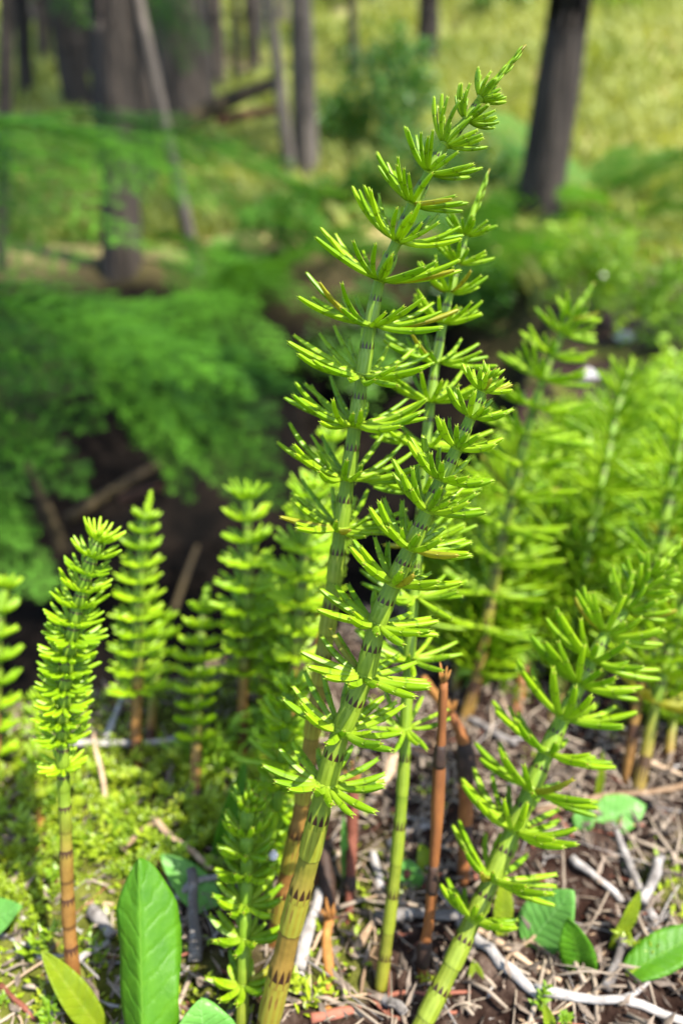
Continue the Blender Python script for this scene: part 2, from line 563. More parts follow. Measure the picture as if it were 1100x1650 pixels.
tone = np.stack([wet_shade.ravel(), grassy.ravel(), np.clip(moss, 0, 1).ravel() * 0.45, np.ones(nx * ny)], 1).astype(np.float32)
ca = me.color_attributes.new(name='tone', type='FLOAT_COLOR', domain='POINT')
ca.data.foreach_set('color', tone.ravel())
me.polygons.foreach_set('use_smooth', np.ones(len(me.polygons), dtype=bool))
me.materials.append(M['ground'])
g = link('ground', me)
g['kind'] = 'structure'

wb = Buf()
wx = np.linspace(-1.6, -0.22, 40); wy = np.linspace(0.36, 0.80, 24)
for j, y in enumerate(wy):
    for i, x in enumerate(wx):
        wb.v.append((x, y, -0.52)); wb.uv.append((0, 0)); wb.col.append((0, 0, 0, 1))
for j in range(23):
    for i in range(39):
        a = j * 40 + i
        wb.f.append((a, a + 1, a + 41, a + 40))
w = link('creek_water', wb.mesh('creek_water', M['water']))
w['kind'] = 'structure'


# ------------------------------------------------------------------ hemlock sprays, ferns, trees
def spray_mesh(name, mat, seed, nside=13, wid=0.40, need_l=0.030, need_w=0.0065, droop=0.34, sub=True, ang=48, sub_n=5):
    """a flat feathery spray, 1 unit long, along +X; built of a woody axis, side twigs and single needles"""
    r = random.Random(seed)
    V, F = [], []

    def needle(p, d, up, l, w_):
        s = d.cross(up)
        if s.length < 1e-6:
            return
        s = s.normalized() * w_ * 0.5
        n = len(V)
        mid = p + d * l * 0.5
        V.extend([p, mid + s, p + d * l, mid - s])
        F.append((n, n + 1, n + 2, n + 3))

    def stick(P, r0):
        n = len(V)
        for i, p in enumerate(P):
            rr = r0 * (1 - 0.8 * i / (len(P) - 1))
            for a in (0, 2.09, 4.19):
                V.append(p + Vector((0, math.cos(a) * rr, math.sin(a) * rr)))
        for i in range(len(P) - 1):
            for k in range(3):
                F.append((n + i * 3 + k, n + i * 3 + (k + 1) % 3, n + i * 3 + 3 + (k + 1) % 3, n + i * 3 + 3 + k))

    up = Vector((0, 0, 1))

    def axis(t):
        return Vector((t, 0.02 * math.sin(5 * t + seed), -droop * t * t))
    stick([axis(i / 8) for i in range(9)], 0.009)
    for k in range(nside * 2):
        t = 0.05 + 0.93 * k / (nside * 2 - 1)
        side = 1 if k % 2 == 0 else -1
        L = wid * (1 - t) ** 0.62 * (0.55 + 0.45 * min(1, t / 0.25)) * r.uniform(0.7, 1.1) + 0.03
        a = math.radians(ang + r.uniform(-8, 8)) * side
        p0 = axis(t)
        d = Vector((math.cos(a), math.sin(a), r.uniform(-0.25, 0.05)))
        pts = []
        for i in range(5):
            s = i / 4
            pts.append(p0 + d * L * s + Vector((0.10 * L * s * s, 0, -0.28 * L * s * s)))
        stick(pts, 0.004)
        ns = max(2, int(sub_n * L / wid + 2)) if sub else 0
        for q in range(ns):
            s = (q + 0.6) / ns
            i = min(3, int(s * 4)); pp = pts[i].lerp(pts[i + 1], s * 4 - i)
            sd = (1 if q % 2 == 0 else -1)
            a2 = a + math.radians(46) * sd
            l2 = L * 0.34 * (1 - s * 0.75) * r.uniform(0.7, 1.1)
            d2 = Vector((math.cos(a2), math.sin(a2), r.uniform(-0.35, 0.1)))
            m_ = max(3, int(l2 / 0.0095))
            for j in range(m_):
                u = (j + 0.5) / m_
                pj = pp + d2 * l2 * u + Vector((0, 0, -0.25 * l2 * u * u))
                for sg in (1, -1):
                    a3 = a2 + sg * math.radians(55 + r.uniform(-15, 15))
                    needle(pj, Vector((math.cos(a3), math.sin(a3), r.uniform(-0.2, 0.3))), up, need_l * r.uniform(0.6, 1.1), need_w)
        m_ = max(4, int(L / 0.011))
        for j in range(m_):
            u = (j + 0.5) / m_
            i = min(3, int(u * 4)); pj = pts[i].lerp(pts[i + 1], u * 4 - i)
            for sg in (1, -1):
                a3 = a + sg * math.radians(58 + r.uniform(-12, 12))
                needle(pj, Vector((math.cos(a3), math.sin(a3), r.uniform(-0.2, 0.3))), up, need_l * r.uniform(0.7, 1.1), need_w)
    me_ = bpy.data.meshes.new(name)
    me_.from_pydata([tuple(v) for v in V], [], F)
    me_.materials.append(mat)
    return me_


SPRAYS = [spray_mesh('hemlock_spray', M['needle'], s) for s in (1, 2, 3)]
FRONDS = [spray_mesh('fern_frond', M['fern'], s, nside=15, wid=0.24, need_l=0.040, need_w=0.011, droop=0.45, sub=False, ang=68) for s in (11, 12)]


def place_spray(root, me_, p0, p1, roll=0.0, name='branch', wscale=1.0, hint=(0, 0, 1)):
    """spray from p0 towards p1 (its drooping tip), its flat side up; root carries the location"""
    d = p1 - p0
    L = d.length
    x = d.normalized()
    z = Vector(hint)
    z = z - x * x.dot(z)
    z = z.normalized() if z.length > 1e-4 else Vector((0, -1, 0))
    y = z.cross(x)
    Rm = Matrix((x, y, z)).transposed()
    q = Rm.to_quaternion() @ Matrix.Rotation(roll, 3, 'X').to_quaternion() @ Matrix.Rotation(-0.22, 3, 'Y').to_quaternion()
    o = link(name, me_, root, p0 - root.location, q)
    o.scale = (L, L * wscale, L)
    return o


def trunk_mesh(name, P, R, mat, seg=28, rough=0.10, flare=0.6, flare_h=0.35, seed=0):
    bf = Buf()
    n = 46
    C = catmull([tuple(p) for p in P], n)
    Rr = np.interp(np.linspace(0, 1, n), np.linspace(0, 1, len(R)), R)
    V = []
    Pp, F = frames(C)
    z0 = Pp[0].z
    for i, (p, (t, nn, bb)) in enumerate(zip(Pp, F)):
        fl = 1 + flare * math.exp(-max(0, p.z - z0 - 0.12) / flare_h)
        for k in range(seg + 1):
            a = 2 * math.pi * (k % seg) / seg
            rn = 1 + rough * float(vnoise(k % seg * 0.9 + seed * 7, p.z * 3.0 / max(Rr[0], .02) * 0.12 + seed, seed))
            rn += 0.06 * (1 if k % 2 else -1) * rough / 0.1
            lob = 1 + 0.22 * (fl - 1) * math.cos(5 * a + seed)
            r_ = Rr[i] * fl * rn * lob
            V.append(p + (nn * math.cos(a) + bb * math.sin(a)) * r_)
    faces = []
    w_ = seg + 1
    for i in range(n - 1):
        for k in range(seg):
            faces.append((i * w_ + k, i * w_ + k + 1, (i + 1) * w_ + k + 1, (i + 1) * w_ + k))
    bf.add(V, faces)
    return bf.mesh(name, mat)


def tree(label, base, top, wb_, wt_, Y=None, mat='bark', height=7.0, crown=True, cat='tree', group=None, seed=0, name='conifer_tree', flare=0.5, crown_z=2.6, nbranch=13):
    """base and top are pixels of the photograph on the trunk's centre line; the trunk goes on above the frame to its crown"""
    if Y is None:
        P0 = hit(*base)
    else:
        P0 = at(base[0], base[1], Y)
    P1 = at(top[0], top[1], P0.y + 0.02)
    d = (P1 - P0).normalized()
    if d.z < 0.2:
        d = Vector((d.x, d.y, 0.2)).normalized()
    r0 = wb_ * 0.5 * depth(P0) / FOC
    r1 = wt_ * 0.5 * depth(P1) / FOC
    gz = hz(P0.x, P0.y)
    root = thing(name, label, cat, (P0.x, P0.y, min(P0.z, gz)), group)
    PA = P0 - d * 0.25
    PA.z = min(PA.z, gz - 0.05)
    L = (P1 - P0).length
    span = height
    # the lean eases off above the frame
    P2 = P1 + (d + Vector((0, 0, 0.4))).normalized() * span * 0.45
    P3 = P2 + (d * 0.4 + Vector((0, 0, 1))).normalized() * span * 0.55
    pts = [PA, P0, P1, P2, P3]
    pts = [p - root.location for p in pts]
    seglen = [(pts[i + 1] - pts[i]).length for i in range(4)]
    # uneven control spacing: resample by length
    cum = np.cumsum([0] + seglen)
    lin_ = np.array([tuple(p) for p in pts])
    dense = np.stack([np.interp(np.linspace(0, cum[-1], 400), cum, lin_[:, i]) for i in range(3)], 1)
    for _ in range(12):
        dense[1:-1] = (dense[:-2] + dense[1:-1] + dense[2:]) / 3
    dl = np.concatenate([[0], np.cumsum(np.linalg.norm(np.diff(dense, axis=0), axis=1))])
    K = 30
    s = np.concatenate([np.linspace(0, cum[2], 18), np.linspace(cum[2], dl[-1], 13)[1:]])
    P = np.stack([np.interp(s, dl, dense[:, i]) for i in range(3)], 1)
    R = np.interp(s, [0, cum[1], cum[2], dl[-1]], [r0 * 1.05, r0, r1, r1 * 0.2])
    link('trunk', trunk_mesh('trunk', P, R, M[mat], seed=seed, flare=flare, flare_h=max(0.08, r0 * 1.6)), root)
    if crown:
        rr = random.Random(seed * 13 + 5)
        for k in range(nbranch):
            u = (k + 0.5) / nbranch
            zz = crown_z + (height - 0.3 - crown_z) * u
            i = int(np.argmin(np.abs(P[:, 2] - zz)))
            p0 = root.location + Vector(P[i]) 
            a = k * 2.4 + rr.uniform(-0.3, 0.3)
            Lb = (1.5 * (1 - u) + 0.45) * rr.uniform(0.8, 1.15)
            p1 = p0 + Vector((math.cos(a) * Lb, math.sin(a) * Lb, -0.05 * Lb))
            place_spray(root, SPRAYS[k % 3], p0, p1, rr.uniform(-0.3, 0.3))
    return root


tree('thick dark trunk leaning right at upper right, bushes around its foot', (860, 382), (918, 0), 68, 66, seed=1, flare=0.25, crown_z=8.0, height=11.5)
tree('dark straight trunk left of the thick leaning trunk, grass at its foot', (688, 122), (690, 0), 34, 32, seed=2, height=8)
tree('slim grey trunk with dark foot above the round green bush', (571, 150), (567, 0), 17, 13, seed=3, height=8)
tree('grey trunk at top centre, the wider of the close pair', (494, 290), (484, 0), 40, 34, mat='bark_pale', seed=4, flare=0.3)
tree('thin grey trunk hugging the left side of the wider grey trunk', (470, 300), (434, 0), 19, 17, mat='bark_pale', seed=5, flare=0.2)
tree('thin dark trunk standing behind the fallen mossy log', (384, 150), (379, 0), 14, 12, seed=6, height=8)
tree('widest dark trunk at upper left, green spray hanging before it', (302, 205), (290, 0), 92, 74, seed=7, flare=0.25)
tree('pale slim leaning trunk crossing in front of wide dark trunks', (318, 440), (222, 0), 20, 17, mat='bark_pale', seed=8, flare=0.15)
tree('grey brown trunk reaching down between the two hemlock boughs', (197, 430), (182, 0), 56, 62, seed=9, flare=0.25)
tree('dark trunk touching the left side of the grey brown trunk', (172, 300), (152, 0), 28, 26, seed=10, flare=0.15)
tree('dark trunk close to the right of the grey brown trunk', (240, 330), (222, 0), 34, 32, seed=11, flare=0.15, crown=False)
tree('dark trunk standing alone at upper left above the green bough', (134, 200), (94, 0), 44, 40, seed=12, flare=0.2)
tree('dark trunk between the lone dark trunk and the grey brown one, further back', (150, 150), (126, 0), 26, 24, seed=15, flare=0.15, crown=False)
tree('dark trunk behind the pale leaning trunk near the top', (262, 175), (250, 0), 30, 28, seed=16, flare=0.15, crown=False)
tree('dark trunk between thin dark trunk and the close grey pair', (412, 140), (402, 0), 20, 18, seed=19, flare=0.15, crown=False)
tree('dark trunk left of the lone dark trunk, halfway to the left edge', (46, 170), (34, 0), 24, 22, seed=32, flare=0.15, crown=False)
tree('dark far trunk left of the lone dark trunk', (74, 120), (66, 0), 22, 20, seed=17, flare=0.15)
tree('dark trunk right of the widest dark trunk, further up the slope', (352, 160), (346, 0), 24, 22, seed=18, flare=0.15, crown=False)
tree('very thin dark trunk at the left edge of the picture', (4, 430), (12, 0), 18, 22, seed=13, flare=0.1)
tree('small dark trunk cut by the top edge beside thick leaning trunk', (778, 22), (774, -10), 20, 18, seed=14, height=7)
FT = 'distant trunks far up the slope'
for i, (lab, bx, by, w_, mt) in enumerate([('pale distant trunk between the widest dark trunk and the thin dark one', 345, 92, 22, 'bark_pale'), ('pale distant trunk just left of the thin grey trunk', 418, 80, 18, 'bark_pale'),
        ('pale distant trunk near the top left corner, right of the whiter one', 56, 60, 16, 'bark_pale'), ('whitish distant trunk in the top left corner', 20, 55, 26, 'bark_pale'),
        ('pale distant trunk seen between the two close grey trunks', 455, 60, 16, 'bark_pale'), ('dark distant trunk right of the slim grey trunk', 600, 22, 16, 'bark'),
        ('pale distant trunk behind the top of the pale leaning trunk', 240, 95, 16, 'bark_pale'), ('short looking pale distant trunk left of the widest dark trunk', 262, 60, 14, 'bark_pale'),
        ('thin dark distant trunk right of the wider grey trunk', 530, 15, 12, 'bark'), ('thinnest dark distant trunk right of the thin dark one', 398, 60, 10, 'bark'),
        ('pale distant trunk just right of the lone dark trunk top', 110, 40, 14, 'bark_pale'), ('thin dark distant trunk left of the dark straight trunk', 640, 10, 10, 'bark')]):
    tree(lab, (bx, by), (bx - 4, by - 150), w_, w_ * 0.85, mat=mt, seed=20 + i, height=6, crown=(i % 3 == 0), nbranch=8, group=FT, flare=0.1)


# fallen logs and wood in the ditch
def log(name, label, cat, a, b_, Ya, Yb, wpx, mat, seed=0, taper=0.7):
    A, B_ = at(a[0], a[1], Ya), at(b_[0], b_[1], Yb)
    root_loc = A.lerp(B_, 0.5)
    mid = A.lerp(B_, 0.5) + Vector((0, 0, 0.02 * (B_ - A).length))
    r0 = wpx * 0.5 * depth(root_loc) / FOC
    me_ = trunk_mesh(name, [A - root_loc, mid - root_loc, B_ - root_loc], [r0, r0 * 0.9, r0 * taper], M[mat], seg=16, rough=0.16, flare=0, seed=seed)
    o = link(name, me_, None, root_loc)
    return tag(o, label, cat)


log('fallen_log', 'mossy fallen log slanting up to the thin grey trunk', 'log', (270, 210), (452, 132), 3.9, 4.6, 26, 'moss_log', 1)
log('fallen_log', 'reddish brown broken log lying under the mossy one', 'log', (350, 195), (462, 176), 4.2, 4.4, 16, 'red_log', 2)
log('broken_branch', 'brown bare branch leaning in the dark ditch at left', 'branch', (104, 890), (44, 745), 0.98, 1.05, 22, 'moss_log', 3)
log('broken_branch', 'reddish broken wood piece in the dark under the lower bough', 'branch', (196, 806), (262, 785), 1.3, 1.3, 18, 'red_log', 4)
log('broken_branch', 'mossy brown root curving behind the leftmost tall shoots', 'branch', (110, 840), (265, 745), 1.35, 1.5, 20, 'moss_log', 5)
log('broken_branch', 'grey thin stick standing up in the dark ditch', 'branch', (280, 985), (318, 880), 0.75, 0.85, 9, 'moss_log', 6)

# young hemlock whose boughs hang over the ditch
def hemlock(label, base_xy, ztop, r0, boughs, seed, overhead=()):
    gx_, gy_ = base_xy
    root = thing('hemlock_tree', label, 'tree', (gx_, gy_, hz(gx_, gy_)))
    P = [Vector((0, 0, -0.1)), Vector((0.01, 0, 0.6)), Vector((0.03, 0.02, 1.4)), Vector((0.02, 0.03, ztop))]
    link('trunk', trunk_mesh('trunk', P, [r0, r0 * 0.9, r0 * 0.7, r0 * 0.15], M['bark'], seg=20, seed=seed), root)
    rr = random.Random(seed)
    for k, (a, b_, Ya, Yb, roll) in enumerate(boughs):
        place_spray(root, SPRAYS[k % 3], at(a[0], a[1], Ya), at(b_[0], b_[1], Yb), roll, wscale=1.05, hint=(0.08, -0.22, 0.97))
    for k, (p0, p1) in enumerate(overhead):       # unseen boughs added above the picture to shade the ditch
        place_spray(root, SPRAYS[k % 3], Vector(p0), Vector(p1), 0.0, wscale=1.2)
    return root


UP = [((-120, 205), (170, 330), 1.35, 1.15, 0.1), ((-120, 215), (95, 385), 1.3, 1.1, 0.3), ((-140, 225), (45, 300), 1.2, 1.05, 0.2),
      ((-60, 205), (440, 210), 1.5, 1.5, -0.1), ((60, 210), (330, 300), 1.5, 1.45, 0.2), ((150, 205), (400, 320), 1.7, 1.75, 0.2),
      ((180, 215), (470, 260), 1.7, 1.8, -0.1), ((-90, 200), (260, 235), 1.4, 1.35, 0.0), ((-140, 250), (30, 400), 1.2, 1.0, 0.1),
      ((-60, 200), (200, 260), 1.45, 1.3, 0.25),
      ((225, -60), (330, 60), 2.6, 2.5, 0.2), ((230, -30), (300, 95), 2.6, 2.5, 0.1), ((60, -60), (130, 20), 2.6, 2.4, 0.1)]
hemlock('young hemlock at left with the upper drooping bough', (-0.95, 1.45), 2.6, 0.045, UP, 3,
        overhead=[((-0.92, 1.45, 1.3), (0.10, 0.55, 1.15)), ((-0.92, 1.45, 1.9), (0.15, 0.65, 1.55)), ((-0.92, 1.45, 1.5), (-0.15, 0.50, 1.25))])
hemlock('unseen young hemlock added right of the picture to shade the ditch', (1.40, 1.0), 2.4, 0.04, [], 8,
        overhead=[((1.4, 1.0, 1.2), (0.40, 0.72, 1.05)), ((1.4, 1.0, 1.5), (0.46, 0.78, 1.3))])  # tree invented out of view so its boughs keep sun off the ditch
LOW = [((-220, 465), (215, 505), 1.0, 0.92, 0.0), ((-160, 470), (290, 560), 1.0, 1.0, 0.2), ((-120, 480), (380, 580), 1.1, 1.2, -0.1),
       ((20, 490), (330, 520), 1.15, 1.2, 0.0),
       ((40, 520), (440, 640), 1.15, 1.25, 0.2), ((80, 560), (450, 715), 1.15, 1.25, 0.1), ((-200, 560), (150, 650), 0.9, 0.92, 0.25),
       ((-240, 600), (80, 720), 0.85, 0.85, 0.2), ((-240, 640), (120, 760), 0.83, 0.85, 0.3), ((150, 640), (455, 775), 1.2, 1.25, 0.15),
       ((-160, 740), (80, 935), 0.85, 0.85, 0.2), ((-160, 700), (40, 860), 0.85, 0.83, 0.3),
       ((200, 560), (480, 600), 1.3, 1.4, 0.0), ((240, 420), (470, 560), 1.8, 1.8, 0.2), ((280, 400), (520, 480), 1.9, 1.9, 0.0),
       ((-200, 510), (110, 590), 0.85, 0.82, 0.15), ((180, 520), (400, 470), 1.6, 1.7, 0.1)]
hemlock('young hemlock at left with the broad lower bough over the ditch', (-0.75, 1.05), 1.9, 0.03, LOW, 4)


def fern(label, base, size, n, seed, tilt=0.45, group=None, mat=None):
    P = hit(*base)
    root = thing('fern', label, 'fern', P, group)
    rr = random.Random(seed)
    for k in range(n):
        a = 2 * math.pi * k / n + rr.uniform(-0.3, 0.3)
        L = size * rr.uniform(0.75, 1.1)
        e = rr.uniform(0.15, 0.75)
        p1 = P + Vector((math.cos(a) * math.cos(e), math.sin(a) * math.cos(e), math.sin(e))) * L
        o = place_spray(root, FRONDS[k % 2], P + Vector((0, 0, 0.01)), p1, rr.uniform(-0.2, 0.2), name='frond')
    return root


fern('large fern with arching fronds right of the thick trunk foot', (935, 345), 0.55, 11, 1)
fern('dark fern below the thick leaning trunk', (835, 470), 0.42, 11, 2)
fern('fern left of the thick trunk foot behind the tall horsetail', (770, 420), 0.40, 10, 3)
fern('low fern at the foot of the two grey trunks', (520, 345), 0.42, 9, 4)
fern('fern right of the pale leaning trunk foot', (395, 480), 0.45, 10, 5)
fern('fern in the shade right of the lower bough', (420, 600), 0.30, 9, 6)
fern('small fern beside the dark hollow at centre', (560, 420), 0.34, 9, 7)
fern('small fern right of the large fern', (1010, 380), 0.4, 9, 8)
fern('fern spilling into the ditch behind the tall horsetail', (650, 520), 0.30, 9, 9)


def leafy_mesh(name, mat, n, rx, ry, rz_, ls, seed, lw=0.5, stems=6, up=0.4):
    """clump of single leaves spread through an uneven volume, on thin stems"""
    r = np.random.default_rng(seed)
    V, F = [], []
    for k in range(stems):
        a = r.uniform(0, 6.28)
        tip = Vector((math.cos(a) * rx * r.uniform(.2, .8), math.sin(a) * ry * r.uniform(.2, .8), rz_ * r.uniform(1.2, 1.9)))
        nn = len(V)
        for i in range(5):
            s = i / 4
            p = tip * s + Vector((0, 0, 0.1 * rz_ * math.sin(3.1 * s)))
            for q in (0, 2.09, 4.19):
                V.append(p + Vector((math.cos(q), math.sin(q), 0)) * (0.012 * rz_ + 0.001) * (1 - 0.6 * s))
        for i in range(4):
            for q in range(3):
                F.append((nn + i * 3 + q, nn + i * 3 + (q + 1) % 3, nn + i * 3 + 3 + (q + 1) % 3, nn + i * 3 + 3 + q))
    lob = r.uniform(0, 6.28, 4)
    for k in range(n):
        d = r.normal(size=3); d /= np.linalg.norm(d)
        rad = r.uniform(0.25, 1.0) ** 0.5
        an = math.atan2(d[1], d[0])
        u = 0.75 + 0.28 * math.sin(3 * an + lob[0]) + 0.18 * math.sin(5 * an + lob[1] + 4 * d[2]) + 0.12 * math.sin(9 * d[2] + lob[2])
        c = Vector((d[0] * rx * rad * u, d[1] * ry * rad * u, rz_ * 0.95 + d[2] * rz_ * rad * u))
        dirv = Vector((d[0], d[1], d[2] * 0.3 + r.uniform(-.2, up) )) + Vector(r.normal(size=3) * 0.45)
        dirv.normalize()
        s = dirv.cross(Vector(r.normal(size=3) * 0.5 + np.array([0, 0, 1.0])))
        if s.length < 1e-3:
            continue
        s.normalize()
        L = ls * r.uniform(0.6, 1.3)
        nz = s.cross(dirv) * L * 0.12
        nn = len(V)
        V.extend([c, c + dirv * L * .45 + s * L * lw * .5, c + dirv * L - nz, c + dirv * L * .45 - s * L * lw * .5, c + dirv * L * .5 + nz])
        F.extend([(nn, nn + 1, nn + 4), (nn + 1, nn + 2, nn + 4), (nn + 2, nn + 3, nn + 4), (nn + 3, nn, nn + 4)])
    me_ = bpy.data.meshes.new(name)
    me_.from_pydata([tuple(v) for v in V], [], F)
    me_.materials.append(mat)
    return me_


def bush(label, base, wpx, hpx, mat, n, leafpx, seed, cat='bush', name='bush', Y=None, group=None, lw=0.5):
    P = hit(*base) if Y is None else at(base[0], base[1], Y)
    k = depth(P) / FOC
    root = thing(name, label, cat, P, group)
    link('foliage', leafy_mesh('foliage', M[mat], n, wpx * k / 2, wpx * k / 2, hpx * k / 2, leafpx * k, seed, lw), root)
    return root


bush('round bright green bush left of the dark straight trunk', (630, 250), 170, 200, 'shrub', 1300, 15, 1)
bush('low bush between the slim grey trunk and the grey pair', (550, 240), 90, 90, 'shrub', 500, 14, 2)
bush('green bush behind the upper part of the tall horsetail', (690, 330), 160, 130, 'shrub', 800, 15, 3)
bush('low green bush beside the leaning trunk foot', (790, 330), 110, 100, 'shrub', 600, 14, 4)
bush('green bush under the ferns at centre right', (750, 520), 160, 110, 'shrub', 800, 16, 5)
bush('lime leafy plant on the bank right of the ferns', (955, 520), 150, 170, 'lime', 600, 20, 6)
bush('lime leafy plant at the right edge of the bank', (1060, 560), 170, 170, 'lime', 600, 20, 7)
bush('small lime plant under the large fern', (905, 450), 100, 90, 'lime', 320, 18, 8)
bush('yellow green bush cut by the top edge beside leaning trunk', (990, 25), 140, 90, 'lime', 500, 14, 9)
bush('green bush at the top edge between two trunks', (800, 30), 130, 110, 'shrub', 600, 14, 10)
bush('low green bush left of the round bright bush', (590, 350), 110, 90, 'fern', 500, 14, 11)
bush('dark bush in the ditch behind the tall horsetail', (590, 640), 200, 120, 'shrub', 700, 16, 12)
bush('leafy green plant low at right behind the horsetails', (1085, 690), 150, 140, 'lime', 500, 22, 13)
bush('dark green bush at the foot of grey trunks', (470, 420), 150, 120, 'fern', 700, 14, 14)

bush('loose lime undergrowth behind the dark stemmed horsetail', (880, 880), 150, 130, 'lime', 420, 34, 31, lw=0.22, cat='undergrowth', name='undergrowth')
bush('loose lime undergrowth between the two right horsetails', (985, 840), 150, 140, 'lime', 420, 34, 32, lw=0.22, cat='undergrowth', name='undergrowth')
bush('lime undergrowth at the right edge of the crowd', (1075, 900), 150, 150, 'lime', 420, 34, 33, lw=0.22, cat='undergrowth', name='undergrowth')
bush('low lime undergrowth at the foot of the dark stemmed horsetail', (790, 1080), 130, 100, 'lime', 300, 34, 34, lw=0.22, cat='undergrowth', name='undergrowth')
bush('far lime undergrowth above the right crowd', (1040, 720), 190, 110, 'lime', 420, 30, 35, lw=0.25, cat='undergrowth', name='undergrowth')
bush('low lime undergrowth between broad horsetail and central stem', (450, 1200), 120, 100, 'lime', 260, 32, 36, lw=0.22, cat='undergrowth', name='undergrowth')
bush('low lime undergrowth in front of the flat topped horsetail', (345, 1235), 100, 70, 'lime', 220, 30, 37, lw=0.25, cat='undergrowth', name='undergrowth')

# grass and seedlings over the slope: nobody could count it
gb_v, gb_f = [], []
n_tuft = 12000
r_ = np.random.default_rng(5)
for k in range(n_tuft):
    y = 1.9 + 14.0 * r_.random() ** 1.6
    x = (r_.random() * 2 - 1) * (0.55 * y + 0.4)
    if y < 2.6 and x < 0.5:
        continue
    z = hz(x, y)
    if vnoise(x * 0.9, y * 0.9, 21) < -0.6:
        continue
    s = 0.05 + 0.012 * y
    for q in range(5):
        a = r_.random() * 6.28
        lean = r_.uniform(0.2, 0.9)
        h_ = s * r_.uniform(0.6, 1.5)
        bx_, by_ = x + r_.normal() * s * 0.5, y + r_.normal() * s * 0.5
        dx, dy = math.cos(a), math.sin(a)
        w_ = s * 0.09
        nn = len(gb_v)
        gb_v.extend([(bx_ - dy * w_, by_ + dx * w_, z - 0.01), (bx_ + dy * w_, by_ - dx * w_, z - 0.01),
                     (bx_ + dx * lean * h_ * .4 + dy * w_ * .7, by_ + dy * lean * h_ * .4 - dx * w_ * .7, z + h_ * .6),
                     (bx_ + dx * lean * h_, by_ + dy * lean * h_, z + h_ * 0.85)])
        gb_f.extend([(nn, nn + 1, nn + 2), (nn, nn + 2, nn + 3)])
me = bpy.data.meshes.new('hillside_grass')
me.from_pydata(gb_v, [], gb_f)
me.materials.append(M['grass'])
o = link('hillside_grass', me)
o['kind'] = 'stuff'
tag(o, 'yellow green grass tufts growing over the slope among trunks', 'grass')


# ------------------------------------------------------------------ horsetails
def branch_profile(L, r0, e0, e1, nseg=7, seed=0, seg=8):
    """one branch: four-ridged, jointed, arching up; starts at the origin along +X"""
    r = random.Random(seed)
    P, R = [], []
    p = Vector((0, 0, 0))
    yaw = r.uniform(-0.28, 0.28)
    for i in range(nseg + 1):
        t = i / nseg
        e = e0 + (e1 - e0) * t ** 0.8
        P.append(p.copy())
        rr = r0 * (0.72 + 0.30 * min(1, t / 0.35)) * (1 if t < 0.75 else 1 - 0.38 * (t - 0.75) / 0.25)
        R.append(rr)
        p = p + Vector((math.cos(e) * math.cos(yaw * t), math.cos(e) * math.sin(yaw * t), math.sin(e))) * (L / nseg)
    d_ = (P[-1] - P[-2]).normalized()
    P.append(P[-1] + d_ * r0 * 0.45); R.append(r0 * 0.42)
    P.append(P[-1] + d_ * r0 * 0.30); R.append(r0 * 0.10)
    return P, R


def branch_mesh(name, L, r0, e0, e1, mat, seed=0, seg=8, nseg=7, teeth=True):
    bf = Buf()
    P, R = branch_profile(L, r0, e0, e1, nseg, seed, seg)
    tube(bf, P, R, seg, ridge=0.17)
    if teeth:                       # the little pointed sheath teeth at a joint and at the tip
        Pf, F = frames(P)
        for idx_ in (int(nseg * 0.62), nseg):
            t, n, b_ = F[idx_]
            p = Pf[idx_]
            for k in range(4):
                a = math.pi / 2 * k
                d = n * math.cos(a) + b_ * math.sin(a)
                s = t.cross(d)
                c = p + d * R[idx_] * 1.0
                w_ = R[idx_] * 0.42
                bf.add([c - s * w_, c + s * w_, c + t * r0 * 1.3 + d * r0 * 0.22, c - d * w_ * 0.5], [(0, 1, 2), (1, 3, 2), (3, 0, 2)])
    return bf.mesh(name, mat)


def whorl_mesh(name, L, r0, e0, e1, n, mat, seed, rs, seg=5, nseg=5):
    """a whole ring of branches as one mesh (for shoots too blurred to pick single branches)"""
    bf = Buf()
    r = random.Random(seed)
    for k in range(n):
        a = 2 * math.pi * k / n + r.uniform(-0.14, 0.14)
        l = L * r.uniform(0.78, 1.08)
        P, R = branch_profile(l, r0, e0 + r.uniform(-.12, .12), e1 + r.uniform(-.15, .15), nseg, seed * 100 + k)
        ca_, sa_ = math.cos(a), math.sin(a)
        P = [Vector(((p.x + rs) * ca_ - p.y * sa_, (p.x + rs) * sa_ + p.y * ca_, p.z)) for p in P]
        tube(bf, P, R, seg, ridge=0.0)
    return bf.mesh(name, mat)


SHEATH_CACHE = {}


